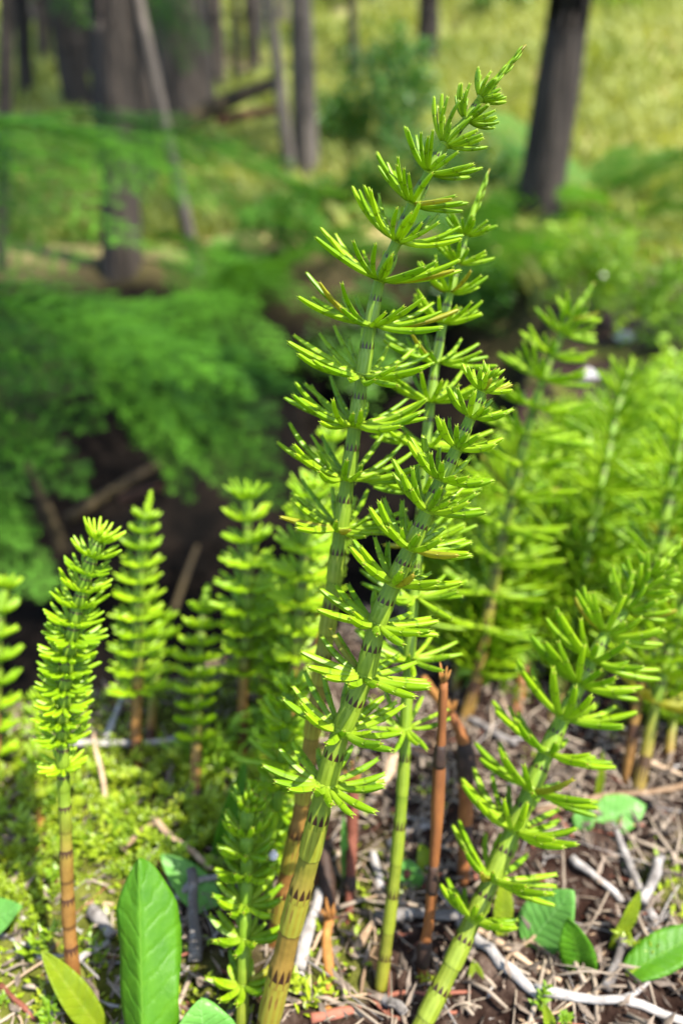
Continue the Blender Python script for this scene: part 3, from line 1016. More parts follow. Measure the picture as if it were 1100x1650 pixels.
def build_stem(pts3, rad, node_s, brown, name, mat, seg=24, band=1.0, ridges=11, nodemark=0.7):
    """pts3/rad sampled densely with arc lengths; node_s = arc lengths of nodes from the base"""
    P, R, vs, cols = [], [], [], []
    S = np.concatenate([[0], np.cumsum(np.linalg.norm(np.diff(pts3, axis=0), axis=1))])
    tot = S[-1]
    ns = [-0.02] + list(node_s) + [tot + 0.02]
    samples = [(0.0, 0, 0)]
    for i in range(len(ns) - 1):
        a, b_ = ns[i], ns[i + 1]
        for f in (0.0, 0.03, 0.08, 0.3, 0.5, 0.64, 0.67, 0.85, 0.96):
            s = a + (b_ - a) * f
            if 0 < s < tot:
                samples.append((s, i, f))
    samples.append((tot, len(ns) - 2, 0.9))
    for s, i, f in samples:
        P.append(Vector([np.interp(s, S, pts3[:, k]) for k in range(3)]))
        r0 = float(np.interp(s, S, rad))
        k = 1.0
        if f in (0.0,):
            k = 0.95
        elif f in (0.03,):
            k = 0.97
        elif 0.05 < f < 0.65:
            k = 1.04
        else:
            k = 0.95
        R.append(r0 * k)
        vs.append(i + f)
        bt = brown(s / tot)
        nd = nodemark * bt if f in (0.0, 0.03) else 0.0
        cols.append((bt, nd, band, 1))
    bf = Buf()
    tube(bf, P, R, seg, ridge=0.035, vs=vs, cols=cols, nr=ridges)
    return bf.mesh(name, mat)


def sheath_mesh(r0, r1, h, bt, teeth=11):
    """cup round the stem above a node, ending in separate pointed dark teeth"""
    bf = Buf()
    V, UV, C, F = [], [], [], []
    w_ = teeth * 2 + 1
    rows = [(0.0, 1.0), (0.12, 1.06), (0.45, 1.05), (0.66, 1.075)]
    for f, k in rows:
        for q in range(w_):
            a = math.pi * q / teeth
            rr = (r0 + (r1 - r0) * f) * k * (1 + 0.03 * math.cos(teeth * a))
            V.append((math.cos(a) * rr, math.sin(a) * rr, h * f)); UV.append((q / 2, f)); C.append((bt, 0, 0, 1))
    for i in range(len(rows) - 1):
        for q in range(w_ - 1):
            F.append((i * w_ + q, i * w_ + q + 1, (i + 1) * w_ + q + 1, (i + 1) * w_ + q))
    base = (len(rows) - 1) * w_
    for q in range(teeth):
        a = math.pi * (2 * q + 1) / teeth
        a0, a1 = math.pi * (2 * q + 0.15) / teeth, math.pi * (2 * q + 1.85) / teeth
        n = len(V)
        rr = r1 * 1.085
        for aa, f, k, u in ((a0, 0.66, 1, 0.15), (a1, 0.66, 1, 0.15), (a - (a - a0) * .72, 0.84, 1.0, 0.4), (a + (a1 - a) * .72, 0.84, 1.0, 0.4), (a, 1.0, 0.99, 0.5)):
            V.append((math.cos(aa) * rr * k, math.sin(aa) * rr * k, h * f)); UV.append((u, f)); C.append((bt, 0, 0, 1))
        F.extend([(n, n + 1, n + 3, n + 2), (n + 2, n + 3, n + 4)])
    bf.add(V, F, UV, C)
    return bf.mesh('sheath', M['sheath'])


def collar_mesh(r0, n, mat, seed=0):
    """swollen ring at a node that the branches leave from, with one bud per branch"""
    bf = Buf()
    P, R = [], []
    V, F = [], []
    seg = max(12, n)
    rows = [(-0.55, 0.92), (-0.25, 1.16), (0.1, 1.24), (0.4, 1.02)]
    for z, k in rows:
        for q in range(seg):
            a = 2 * math.pi * q / seg
            V.append((math.cos(a) * r0 * k, math.sin(a) * r0 * k, z * r0))
    for i in range(len(rows) - 1):
        for q in range(seg):
            F.append((i * seg + q, i * seg + (q + 1) % seg, (i + 1) * seg + (q + 1) % seg, (i + 1) * seg + q))
    bf.add(V, F)
    return bf.mesh('whorl', mat)


def tip_mesh(L, r0, mat, kind='spike', seed=0):
    bf = Buf()
    if kind == 'spike':
        n = 12
        P = [Vector((0.03 * L * math.sin(2.5 * i / n), 0, L * i / n)) for i in range(n + 1)]
        R = [r0 * (1 - 0.72 * (i / n) ** 1.6) * (1.0 + 0.16 * (i % 3 == 1)) for i in range(n + 1)]
        tube(bf, P, R, 8, ridge=0.12)
        for k in range(12):          # appressed young branchlets along the spike
            f = 0.05 + 0.8 * k / 12
            a = k * 2.4
            d = Vector((math.cos(a), math.sin(a), 0))
            p0 = Vector((0, 0, L * f)) + d * r0 * (1 - 0.7 * f) * 0.9
            pts = [p0, p0 + d * r0 * 0.35 + Vector((0, 0, L * 0.09)), p0 + d * r0 * 0.2 + Vector((0, 0, L * 0.18))]
            tube(bf, pts, [r0 * 0.30, r0 * 0.30, r0 * 0.08], 5)
    else:
        r = random.Random(seed)
        tube(bf, [Vector((0, 0, 0)), Vector((0, 0, L * 0.3)), Vector((0, 0, L * 0.55))], [r0, r0 * 0.95, r0 * 0.4], 10)
        for k in range(8):
            a = 2 * math.pi * k / 8 + r.uniform(-.2, .2)
            d = Vector((math.cos(a), math.sin(a), 0))
            e = r.uniform(0.35, 0.8)
            p0 = Vector((0, 0, L * r.uniform(0.05, 0.35))) + d * r0 * 0.6
            l = L * r.uniform(0.5, 0.8)
            pts = [p0, p0 + (d * 0.5 + Vector((0, 0, 1)) * e).normalized() * l * 0.5, p0 + (d * 0.55 + Vector((0, 0, 1.3)) * e).normalized() * l]
            tube(bf, pts, [r0 * 0.40, r0 * 0.46, r0 * 0.16], 6, ridge=0.15)
    return bf.mesh('tip', mat)


def horsetail(label, pts, Ytip, nodes, nbr=13, thick=8.0, e=(0.10, 0.75), detail=True, brown=None, mat='branch', tip='spike', tip_px=60, group='horsetail shoots on the bank',
              Ybase=None, seed=0, bare=(), band=1.0, sheaths=True, seg=24, tip_e=0.45, wtilt=12):
    """pts: (px, py, half width px) from tip to base, traced on the photograph; nodes: (py, branch length px) from top to bottom.
    The base stands on the ground where its line of sight meets it; Ytip is how far ahead the tip is."""
    pts = sorted(pts, key=lambda q: q[1])
    base = pts[-1]
    B = hit(base[0], base[1]) if Ybase is None else at(base[0], base[1], Ybase)
    Yb = B.y
    y0, y1 = pts[0][1], base[1]
    C = catmull([(p[0], p[1], p[2]) for p in pts], 160)
    C = C[::-1]
    P3, RR, PY = [], [], []
    for px, py, hw in C:
        u = (y1 - py) / (y1 - y0)
        p = at(px, py, Yb + (Ytip - Yb) * u)
        P3.append(p); RR.append(max(hw, 0.8) * (0.87 if detail else 1.0) * depth(p) / FOC); PY.append(py)
    # carry the foot a little into the soil
    gz = hz(P3[0].x, P3[0].y)
    low = P3[0] + (P3[0] - P3[8]).normalized() * 0.012
    if gz < P3[0].z:
        low = Vector((P3[0].x, P3[0].y, gz - 0.006))
    P3 = [low] + P3; RR = [RR[0]] + RR; PY = [PY[0] + 20] + PY
    P = np.array([tuple(p) for p in P3]); RR = np.array(RR); PY = np.array(PY)
    S = np.concatenate([[0], np.cumsum(np.linalg.norm(np.diff(P, axis=0), axis=1))])
    tot = S[-1]
    root = thing('horsetail', label, 'horsetail', Vector(P[0]), group)
    loc = Vector(P[0])
    s_of = lambda py: float(np.interp(-py, -PY, S))
    allnodes = sorted([(s_of(py), l, True) for py, l in nodes] + [(s_of(py), 0, False) for py in bare])
    bfun = brown or (lambda u: float(np.clip((0.22 - u) / 0.22, 0, 1)) * 0.8)
    node_s = [a[0] for a in allnodes]
    # the stem ends where the tip part starts
    p_at = lambda s: Vector([np.interp(s, S, P[:, k]) for k in range(3)])
    top_s = s_of(y0 + tip_px)
    keep = S <= top_s
    Ps = np.vstack([P[keep], np.array(tuple(p_at(top_s)))]) - np.array(tuple(loc))
    Rs = np.append(RR[keep], np.interp(top_s, S, RR))
    stem = link('stem', build_stem(Ps, Rs, [s for s in node_s if s < top_s], bfun, 'stem', M['stem_plain' if (detail and sheaths) else 'stem'], seg=seg if detail else 12, band=band), root)
    rr = random.Random(seed + 1)

    def frame_at(s):
        t = (p_at(min(tot, s + 0.003)) - p_at(max(0, s - 0.003))).normalized()
        return t.to_track_quat('Z', 'Y')

    # tip
    tp = p_at(top_s)
    dq = (p_at(tot) - tp)
    tL = dq.length
    link('tip', tip_mesh(tL, float(np.interp(top_s, S, RR)) * 0.9, M[mat], tip, seed), root, tp - loc, dq.normalized().to_track_quat('Z', 'Y'))
    if detail and sheaths:
        for i, s in enumerate(node_s):
            s2 = node_s[i + 1] if i + 1 < len(node_s) else s + 0.01
            h = (s2 - s) * 0.66
            if s + h > top_s:
                continue
            r0, r1 = float(np.interp(s, S, RR)) * 1.02, float(np.interp(s + h, S, RR)) * 1.0
            # aim the cup along the chord so it stays round the stem
            t = (p_at(s + h) - p_at(s)).normalized()
            link('sheath', sheath_mesh(r0, r1, h, bfun(s / tot)), stem, p_at(s) - loc, t.to_track_quat('Z', 'Y'))
    branches = {}
    for i, (s, l, br) in enumerate(allnodes):
        if not br:
            continue
        p = p_at(s)
        k = depth(p) / FOC
        L = l * k * rr.uniform(0.93, 1.07)
        dip = rr.uniform(-0.13, 0.13)
        rs = float(np.interp(s, S, RR))
        u = s / tot
        # a whorl opens towards the light of the clearing: its near side hangs a little lower
        q = Matrix.Rotation(math.radians(wtilt + rr.uniform(-5, 5)), 3, 'X').to_quaternion() @ frame_at(s) @ Matrix.Rotation(rr.uniform(0, 6.28), 3, 'Z').to_quaternion()
        up = max(0.0, (u - 0.72) / 0.28) * tip_e      # young whorls near the tip point up more
        tk = thick * 0.5 * k * (1 - 0.35 * max(0, (u - 0.75) / 0.25))
        if detail:
            w_ = link('whorl', collar_mesh(rs, nbr, M[mat], i), root, p - loc, q)
            n = nbr if l > 30 else max(6, nbr - 4)
            for b_ in range(n):
                asp = round(L / tk * 2) / 2
                key = ((b_ + i) % 4, asp)
                if key not in branches:
                    branches[key] = branch_mesh('branch', 1.0, 1.0 / asp, e[0] + rr.uniform(-.12, .12), e[1] + rr.uniform(-.22, .22), M[mat], seed * 10 + key[0])
                a = 2 * math.pi * b_ / n + rr.uniform(-0.13, 0.13)
                l2 = L * rr.uniform(0.80, 1.06)
                if rr.random() < 0.07:
                    l2 *= rr.uniform(0.35, 0.7)
                if rr.random() < 0.04:
                    continue
                qb = Matrix.Rotation(a, 3, 'Z').to_quaternion() @ Matrix.Rotation(-up + dip - rr.uniform(-.14, .14), 3, 'Y').to_quaternion()
                o = link('branch', branches[key], w_, (math.cos(a) * rs * 0.9, math.sin(a) * rs * 0.9, 0), qb)
                w2 = L * rr.uniform(0.9, 1.08)
                o.scale = (l2, w2, (l2 + w2) / 2)
        else:
            key = (round(up * 4), i % 3)
            lkey = max(10, l)
            if key not in branches:
                branches[key] = (whorl_mesh('whorl', L, tk, e[0] + up, e[1] + up * 0.8, nbr, M[mat], seed * 7 + i, rs), L)
            me_, L0 = branches[key]
            o = link('whorl', me_, root, p - loc, q)
            o.scale = (L / L0, L / L0, L / L0)
    return root


def auto_nodes(ytop, ybot, n, ltop, lmid, lbot, powr=1.25):
    out = []
    for i in range(n):
        t = i / (n - 1)
        y = ytop + (ybot - ytop) * t ** powr
        l = np.interp(t, [0, 0.45, 1], [ltop, lmid, lbot])
        out.append((y, float(l)))
    return out


# the sharp one in the middle
horsetail('thick jointed horsetail in sharp focus at centre, rows of dark teeth, stubby top', 
          [(800, 582, 9), (770, 645, 10), (737, 720, 12), (712, 770, 13), (690, 820, 14), (662, 880, 15), (635, 937, 16), (607, 1005, 17), (588, 1090, 17.5), (551, 1174, 18.5), (525, 1265, 19), (499, 1378, 20), (472, 1480, 20.5), (447, 1585, 21), (422, 1690, 21)],
          0.190, [(628, 46), (670, 58), (720, 64), (770, 74), (820, 80), (880, 88), (937, 92), (1005, 96), (1088, 96), (1174, 98), (1262, 84)],
          bare=(1378, 1497, 1640), nbr=17, thick=11, wtilt=1, e=(0.15, 0.66), tip='bud', tip_px=34, seed=1,
          brown=lambda u: float(np.interp(u, [0, 0.15, 0.32, 0.45, 1], [0.85, 0.82, 0.68, 0.2, 0.0])), tip_e=0.3)
# the tall one
horsetail('tallest horsetail, pointed tip high against the forest, long slender branches',
          [(848, 72, 4), (822, 112, 6), (796, 142, 7), (775, 158, 7.5), (752, 192, 8), (717, 232, 9), (692, 277, 9.5), (665, 327, 10), (640, 387, 10.5), (612, 450, 11), (597, 522, 12), (584, 603, 12.5), (572, 683, 13), (560, 770, 13.5), (549, 850, 14), (538, 940, 14.5), (525, 1030, 15), (514, 1100, 15), (500, 1200, 15), (482, 1320, 15), (455, 1440, 15), (440, 1530, 15)],
          0.236, [(158, 36), (192, 50), (232, 62), (277, 76), (327, 88), (387, 108), (450, 116), (522, 124), (603, 130), (683, 122), (768, 112), (850, 100)],
          bare=(935, 1020, 1100, 1185, 1290, 1400, 1480), nbr=22, thick=8, wtilt=8, e=(0.12, 0.60), tip_px=92, seed=2, sheaths=True,
          brown=lambda u: float(np.interp(u, [0, 0.2, 0.4, 0.55, 1], [0.95, 0.9, 0.6, 0.05, 0.0])))
# right, in front
horsetail('leaning horsetail at lower right with a fly on it, long pointed tip',
          [(1104, 866, 4), (1062, 912, 6), (1030, 952, 8), (1008, 982, 10), (978, 1020, 12), (953, 1065, 12.5), (935, 1100, 13), (905, 1160, 14), (880, 1212, 15), (853, 1275, 15), (828, 1335, 15.5), (790, 1420, 16), (762, 1480, 16.5), (725, 1560, 17), (690, 1630, 17), (660, 1690, 17)],
          0.235, [(928, 40), (952, 52), (982, 66), (1020, 84), (1062, 88), (1102, 96), (1155, 98), (1210, 100), (1270, 100), (1335, 92), (1412, 96), (1478, 62)],
          bare=(1555, 1640), nbr=17, thick=9.5, wtilt=2, e=(0.14, 0.58), tip_px=62, seed=3,
          brown=lambda u: float(np.interp(u, [0, 0.15, 0.35, 0.5, 1], [0.30, 0.30, 0.2, 0.05, 0.0])))
# behind the tall one
horsetail('slim horsetail half hidden behind the tallest one, bare green lower stem',
          [(790, 272, 3.5), (772, 320, 5), (752, 372, 6.5), (736, 430, 7.5), (720, 490, 8), (706, 560, 8.5), (694, 640, 9), (686, 720, 9), (678, 820, 9.5), (670, 920, 10), (662, 1020, 10), (655, 1120, 10.5), (651, 1230, 10.5), (640, 1370, 11), (625, 1500, 11), (612, 1600, 11)],
          0.262, [(378, 42), (424, 52), (470, 64), (520, 74), (582, 86), (645, 92), (715, 96), (790, 96), (870, 90), (960, 86), (1060, 90), (1172, 74)],
          bare=(1280, 1390, 1500, 1590), nbr=18, thick=7.5, wtilt=9, e=(0.10, 0.52), tip_px=100, seed=4,
          brown=lambda u: float(np.interp(u, [0, 0.1, 0.25, 0.4, 1], [0.8, 0.45, 0.25, 0.05, 0.0])))
# front left small stout shoot
horsetail('short stout shoot in front at lower left, short thick branches in tiers',
          [(418, 1262, 7), (404, 1290, 11), (398, 1330, 13), (398, 1400, 11), (396, 1460, 11), (393, 1530, 11), (391, 1600, 11), (388, 1680, 12)],
          0.185, [(1300, 34), (1340, 40), (1375, 44), (1412, 50), (1455, 56), (1510, 56), (1585, 54)],
          bare=(1650,), nbr=12, thick=11, e=(0.15, 0.75), tip='bud', tip_px=36, seed=5, sheaths=False, band=0.0,
          brown=lambda u: float(np.interp(u, [0, 0.25, 0.5, 1], [0.5, 0.3, 0.05, 0.0])))
horsetail('small bright shoot just left of the thick central stem',
          [(478, 1085, 6), (468, 1120, 7), (462, 1170, 7), (455, 1220, 8), (448, 1290, 8), (440, 1350, 8), (434, 1420, 8), (428, 1480, 8)],
          0.218, [(1112, 34), (1138, 44), (1166, 50), (1196, 54), (1228, 60), (1264, 64), (1305, 66), (1350, 62), (1395, 50)],
          nbr=12, thick=10, e=(0.1, 0.6), tip='bud', tip_px=30, mat='branch_yellow', seed=6, sheaths=False, band=0.0)
# right, blurred
horsetail('blurred tall horsetail right of centre with dark stem and wide branches',
          [(958, 455, 4), (940, 480, 6), (915, 520, 7), (897, 555, 7.5), (878, 600, 8), (862, 650, 8.5), (846, 710, 9), (833, 770, 9), (818, 830, 9), (804, 890, 9), (793, 950, 10), (783, 1010, 10), (768, 1090, 11), (745, 1165, 11)],
          0.395, auto_nodes(512, 1010, 12, 42, 92, 92), nbr=15, thick=7, e=(0.0, 0.4), tip_px=48, seed=7, detail=True, sheaths=False, seg=12,
          brown=lambda u: float(np.interp(u, [0, 0.2, 0.4, 0.6, 1], [0.9, 0.7, 0.35, 0.1, 0.0])))
DET = dict(nbr=16, detail=False, sheaths=False)
horsetail('blurred horsetail right of the dark stemmed one, pale stones behind its tip',
          [(1022, 575, 4), (1005, 620, 6), (990, 670, 7), (978, 730, 7.5), (966, 790, 8), (952, 850, 8.5), (940, 910, 9), (928, 970, 9), (905, 1060, 9), (890, 1150, 9)],
          0.46, auto_nodes(610, 935, 9, 40, 80, 84), thick=6.1, e=(0.1, 0.55), tip_px=34, seed=8, **DET)
horsetail('brown based horsetail by the right edge behind the fly plant',
          [(1108, 640, 4), (1095, 700, 7), (1082, 770, 8), (1068, 850, 9), (1052, 930, 9), (1040, 1010, 9), (1030, 1090, 9), (1018, 1190, 9), (1008, 1270, 9)],
          0.36, auto_nodes(680, 1060, 9, 50, 90, 80), thick=6.1, e=(0.1, 0.55), tip_px=40, seed=9, brown=lambda u: float(np.interp(u, [0, 0.3, 0.45, 1], [0.95, 0.8, 0.1, 0.0])), **DET)
horsetail('horsetail cut by the right edge with yellowish lower stem',
          [(1125, 900, 5), (1104, 960, 8), (1085, 1020, 9), (1068, 1080, 9), (1052, 1150, 9), (1038, 1220, 10), (1025, 1280, 10)],
          0.31, auto_nodes(930, 1130, 6, 60, 90, 70), thick=6.8, e=(0.1, 0.6), tip_px=30, seed=10, brown=lambda u: float(np.interp(u, [0, 0.3, 0.5, 1], [0.8, 0.6, 0.1, 0.0])), **DET)
horsetail('blurred shoot with red brown bare stem right of centre',
          [(905, 775, 4), (893, 830, 7), (880, 890, 8), (868, 950, 8), (855, 1020, 8.5), (842, 1090, 9), (832, 1140, 9)],
          0.42, auto_nodes(800, 940, 6, 45, 75, 60), thick=6.1, e=(0.1, 0.5), tip_px=26, seed=11, brown=lambda u: float(np.interp(u, [0, 0.55, 0.75, 1], [1.0, 0.9, 0.1, 0.0])), **DET)
horsetail('blurred shoot between the dark stemmed horsetail and the central one',
          [(835, 850, 4), (826, 900, 7), (818, 960, 8), (808, 1030, 8), (800, 1100, 8)],
          0.37, auto_nodes(875, 1040, 7, 40, 70, 60), thick=6.1, e=(0.1, 0.55), tip_px=24, seed=12, **DET)
# left, blurred
YB = lambda u: float(np.interp(u, [0, 0.2, 0.38, 0.5, 1], [1.0, 0.95, 0.8, 0.15, 0.0]))
horsetail('leftmost full horsetail with brown banded bare lower stem',
          [(172, 848, 8), (158, 875, 10), (143, 915, 10), (130, 960, 10), (119, 1010, 10), (111, 1060, 10), (105, 1110, 10), (102, 1170, 10), (102, 1240, 10), (106, 1330, 10), (108, 1420, 10.5), (112, 1500, 11), (118, 1570, 11), (124, 1640, 12)],
          0.215, auto_nodes(868, 1190, 13, 32, 42, 40, 1) + [(1235, 34)], bare=(1275, 1340, 1420, 1492, 1580), thick=7.5, e=(0.1, 0.7), mat='branch_yellow', tip='bud', tip_px=24, seed=13, brown=YB, **DET)
horsetail('pointed narrow horsetail against the dark ditch at left',
          [(245, 790, 3), (238, 815, 5), (232, 850, 7), (227, 900, 8), (224, 960, 8.5), (223, 1020, 9), (222, 1090, 9), (220, 1160, 9), (218, 1240, 9)],
          0.315, auto_nodes(835, 1110, 11, 20, 36, 40, 1.1), thick=6.8, e=(0.1, 0.65), mat='branch_yellow', tip_px=36, seed=14, brown=YB, **DET)
horsetail('small shoot right behind the pointed narrow one',
          [(262, 985, 6), (258, 1010, 8), (254, 1060, 8), (248, 1120, 8), (240, 1200, 8)],
          0.325, auto_nodes(1000, 1110, 5, 26, 32, 32, 1), thick=6.8, e=(0.1, 0.7), mat='branch_yellow', tip='bud', tip_px=18, seed=15, brown=YB, **DET)
horsetail('short shoot with thin spike between pointed one and flat topped one',
          [(336, 940, 4), (331, 970, 7), (325, 1010, 8), (320, 1070, 9), (317, 1130, 9), (316, 1190, 9), (314, 1260, 9), (312, 1320, 9)],
          0.315, auto_nodes(985, 1190, 9, 23, 32, 27, 1), thick=6.8, e=(0.1, 0.7), mat='branch_yellow', tip_px=32, seed=16, brown=YB, **DET)
horsetail('flat topped horsetail left of the tallest one before the dark ditch',
          [(398, 785, 6), (398, 815, 8), (399, 860, 8), (400, 910, 8.5), (399, 960, 9), (397, 1020, 9), (393, 1080, 9), (390, 1150, 9), (386, 1230, 9)],
          0.32, [(802, 37), (836, 39), (872, 42), (905, 41), (945, 45), (980, 45), (1015, 41), (1048, 37), (1080, 31)], thick=6.8, e=(0.1, 0.6), tip='bud', tip_px=18, mat='branch_yellow', seed=17, brown=YB, **DET)
horsetail('broad horsetail close behind the tallest one on its left',
          [(505, 770, 6), (500, 800, 8), (495, 850, 9), (490, 900, 9), (485, 960, 9), (480, 1020, 9), (474, 1090, 9), (468, 1170, 9), (460, 1240, 9)],
          0.30, [(800, 42), (838, 47), (880, 50), (925, 50), (968, 47), (1012, 42), (1055, 37), (1095, 31)], thick=6.8, e=(0.1, 0.6), tip='bud', tip_px=20, mat='branch_yellow', seed=18, brown=YB, **DET)
horsetail('pale shoot squeezed between flat topped and broad horsetails',
          [(440, 900, 6), (438, 940, 8), (434, 1000, 8), (430, 1060, 8.5), (424, 1130, 8.5), (418, 1210, 8.5)],
          0.325, auto_nodes(920, 1110, 7, 26, 35, 29, 1), thick=6.8, e=(0.1, 0.65), mat='branch_yellow', tip='bud', tip_px=20, seed=19, brown=YB, **DET)
horsetail('slender shoot behind the tallest stem, only its upper tuft showing',
          [(538, 680, 4), (533, 720, 7), (528, 770, 8), (524, 830, 8), (520, 900, 8), (515, 1000, 8), (508, 1120, 8)],
          0.33, auto_nodes(708, 960, 8, 27, 43, 38, 1), thick=6.1, e=(0.1, 0.6), tip_px=28, mat='branch_yellow', seed=20, brown=YB, **DET)
horsetail('horsetail cut off by the left edge of the picture',
          [(12, 925, 6), (4, 960, 9), (-3, 1010, 9), (-6, 1080, 9), (-8, 1160, 9), (-8, 1260, 9)],
          0.31, auto_nodes(945, 1215, 8, 23, 33, 30, 1), thick=7.5, e=(0.1, 0.65), tip='bud', tip_px=20, mat='branch_yellow', seed=21, brown=YB, **DET)
horsetail('low faint shoot behind the leftmost full horsetail',
          [(72, 1118, 6), (70, 1150, 8), (68, 1200, 8), (67, 1270, 8), (66, 1340, 8)],
          0.305, auto_nodes(1132, 1235, 6, 24, 30, 26, 1), thick=6.8, e=(0.1, 0.7), mat='branch_yellow', tip='bud', tip_px=16, seed=22, brown=YB, **DET)
horsetail('small lime shoot low behind the broad horsetail',
          [(462, 1000, 5), (458, 1030, 8), (452, 1080, 8), (446, 1150, 8), (440, 1230, 8)],
          0.295, auto_nodes(1015, 1140, 6, 23, 30, 26, 1), thick=6.8, e=(0.1, 0.7), tip='bud', tip_px=16, mat='branch_yellow', seed=23, brown=YB, **DET)
# the crowd on the right bank, further off
CROWD_LABELS = ['lime blurred shoot at the back of the crowd near the right edge', 'faint shoot at the very back of the right crowd, left of the edge one',
    'blurred shoot between the dark stemmed one and its pale neighbour', 'blurred shoot hugging the dark stemmed horsetail from behind on its right',
    'lime shoot overlapping the horsetail with pale stones behind its tip', 'tall blurred lime shoot cut by the right edge below the leafy plant',
    'blurred lime shoot right behind the branches of the dark stemmed horsetail', 'lime shoot in the crowd behind the brown based horsetail',
    'low lime shoot left of the horsetail with pale stones behind it', 'small blurred shoot between the tip of central horsetail and dark stemmed one',
    'low lime shoot above the long pointed tip of the fly plant', 'faintest far shoot above the middle of the dark stemmed horsetail',
    'low lime shoot at the right edge above the fly plant tip', 'short blurred shoot right of the central stem, lowest of the crowd']
CROWD_LABELS += ['lime shoot standing left of the faint shoot above the dark stemmed horsetail', 'thin lime shoot right behind the tip of the dark stemmed horsetail', 'lime shoot low behind the fly, red brown at its foot',
    'lime shoot with brown foot left of the red brown bare stem', 'lime shoot with brown foot right of the red brown bare stem', 'thin shoot between undergrowth and the right edge horsetails',
    'lime shoot beside the pale twig behind the fly plant', 'small lime shoot at the right edge, red brown foot among straws', 'lime shoot behind the middle of the central horsetail', 'lime shoot close right of the slim half hidden horsetail']
CROWD = 'far blurred horsetails crowding the right bank'
for i, (tx, ty, Yt, ln) in enumerate([(1075, 665, 0.55, 330), (1035, 640, 0.70, 250), (955, 660, 0.62, 260), (905, 690, 0.56, 280), (985, 720, 0.50, 300),
                                     (1098, 735, 0.45, 330), (865, 755, 0.52, 250), (1050, 755, 0.48, 300), (930, 800, 0.44, 270), (780, 800, 0.40, 250),
                                     (1010, 820, 0.42, 280), (845, 690, 0.66, 220), (1085, 830, 0.40, 270), (755, 900, 0.36, 220),
                                     (815, 740, 0.55, 240), (925, 640, 0.66, 240), (955, 905, 0.37, 260), (870, 880, 0.37, 230), (905, 860, 0.40, 240), (1015, 890, 0.38, 260),
                                     (800, 950, 0.34, 210), (1100, 1000, 0.33, 230), (735, 840, 0.42, 230), (765, 760, 0.46, 250)]):
    rr_ = random.Random(100 + i)
    lean = rr_.uniform(20, 70)
    base_y = ty + ln
    horsetail(CROWD_LABELS[i],
              [(tx, ty, 4), (tx - lean * .25, ty + ln * .25, 6.5), (tx - lean * .5, ty + ln * .5, 7), (tx - lean * .8, ty + ln * .78, 7.5), (tx - lean, base_y, 8)],
              Yt, auto_nodes(ty + 28, ty + ln * rr_.uniform(0.6, 0.75), 9, 34, 66, 62, 1.1), thick=5.8, e=(0.08, 0.5), tip_px=26, seed=40 + i, group=CROWD,
              brown=lambda u: float(np.interp(u, [0, 0.3, 0.45, 1], [0.9, 0.7, 0.1, 0.0])), **DET)


# dead stems
def dead_stem(label, pts, darks, mat='dead_stem', Ytop=None, ragged=True, seed=0):
    pts = sorted(pts, key=lambda q: q[1])
    B = hit(pts[-1][0], pts[-1][1])
    y0, y1 = pts[0][1], pts[-1][1]
    Yt = Ytop or B.y + 0.03
    C = catmull(pts, 60)[::-1]
    P, R, PY = [], [], []
    for px, py, hw in C:
        p = at(px, py, B.y + (Yt - B.y) * (y1 - py) / (y1 - y0))
        P.append(p - B); R.append(hw * depth(p) / FOC); PY.append(py)
    R = [r * (1 + 0.03 * math.sin(i * 0.9 + seed)) for i, r in enumerate(R)]
    root = thing('withered_horsetail', label, 'dead plant', B)
    P[0] = P[0] + (P[0] - P[3]).normalized() * 0.006
    bf = Buf(); tube(bf, P, R, 12, ridge=0.06)
    st = link('stalk', bf.mesh('stalk', M[mat]), root)
    for ya, yb in darks:
        ii = [i for i, y in enumerate(PY) if ya <= y <= yb]
        if len(ii) < 2:
            continue
        bf = Buf()
        tube(bf, [P[i] for i in ii], [R[i] * (1.06 + 0.25 * math.sin(math.pi * k / (len(ii) - 1))) for k, i in enumerate(ii)], 12, ridge=0.05)
        link('dead_node', bf.mesh('dead_node', M['dead_dark']), root)
    if ragged:
        bf = Buf()
        top = P[-1]; r0 = R[-1]
        for k in range(5):
            a = k * 1.3 + seed
            d = Vector((math.cos(a) * 0.45, math.sin(a) * 0.45, 0.9 + 0.4 * (k % 2)))
            tube(bf, [top, top + d * r0 * 2.0, top + d * r0 * 3.2 + Vector((0, 0, r0))], [r0 * .5, r0 * .45, r0 * .1], 5)
        link('torn_end', bf.mesh('torn_end', M['rust']), root)
    return root


dead_stem('orange brown dead stem with black joints right of centre', [(714, 1100, 7), (711, 1180, 7), (708, 1225, 8.5), (706, 1262, 10.5), (703, 1330, 9.5), (698, 1400, 7.5), (695, 1440, 8.5), (690, 1490, 8), (683, 1530, 9), (680, 1580, 8)], [(1195, 1238), (1385, 1440), (1510, 1560)], seed=1)
dead_stem('brown dead stem with thick black top joint', [(726, 1150, 6), (745, 1190, 10), (750, 1230, 12), (750, 1300, 11), (748, 1370, 10), (745, 1430, 9)], [(1195, 1262), (1325, 1365)], seed=2)
dead_stem('slanting brown broken stalk leaning on the black jointed stem', [(682, 1095, 8), (700, 1120, 8), (722, 1150, 7), (742, 1185, 6), (748, 1215, 6)], [], mat='rust', Ytop=0.255, ragged=False, seed=3)
dead_stem('short reddish dead stem between central plant and orange stem', [(568, 1270, 9), (567, 1330, 9), (565, 1400, 8), (562, 1480, 8)], [(1410, 1438)], mat='twig_red', seed=4)
dead_stem('blackened dead stem close behind the thick central stem', [(520, 1350, 8), (524, 1400, 10), (528, 1450, 10), (530, 1500, 8)], [(1352, 1490)], seed=5, ragged=False)
dead_stem('dark orange dead sheath hugging the central stem', [(512, 1340, 9), (514, 1380, 11), (516, 1430, 9), (514, 1470, 7)], [], seed=6, ragged=False)
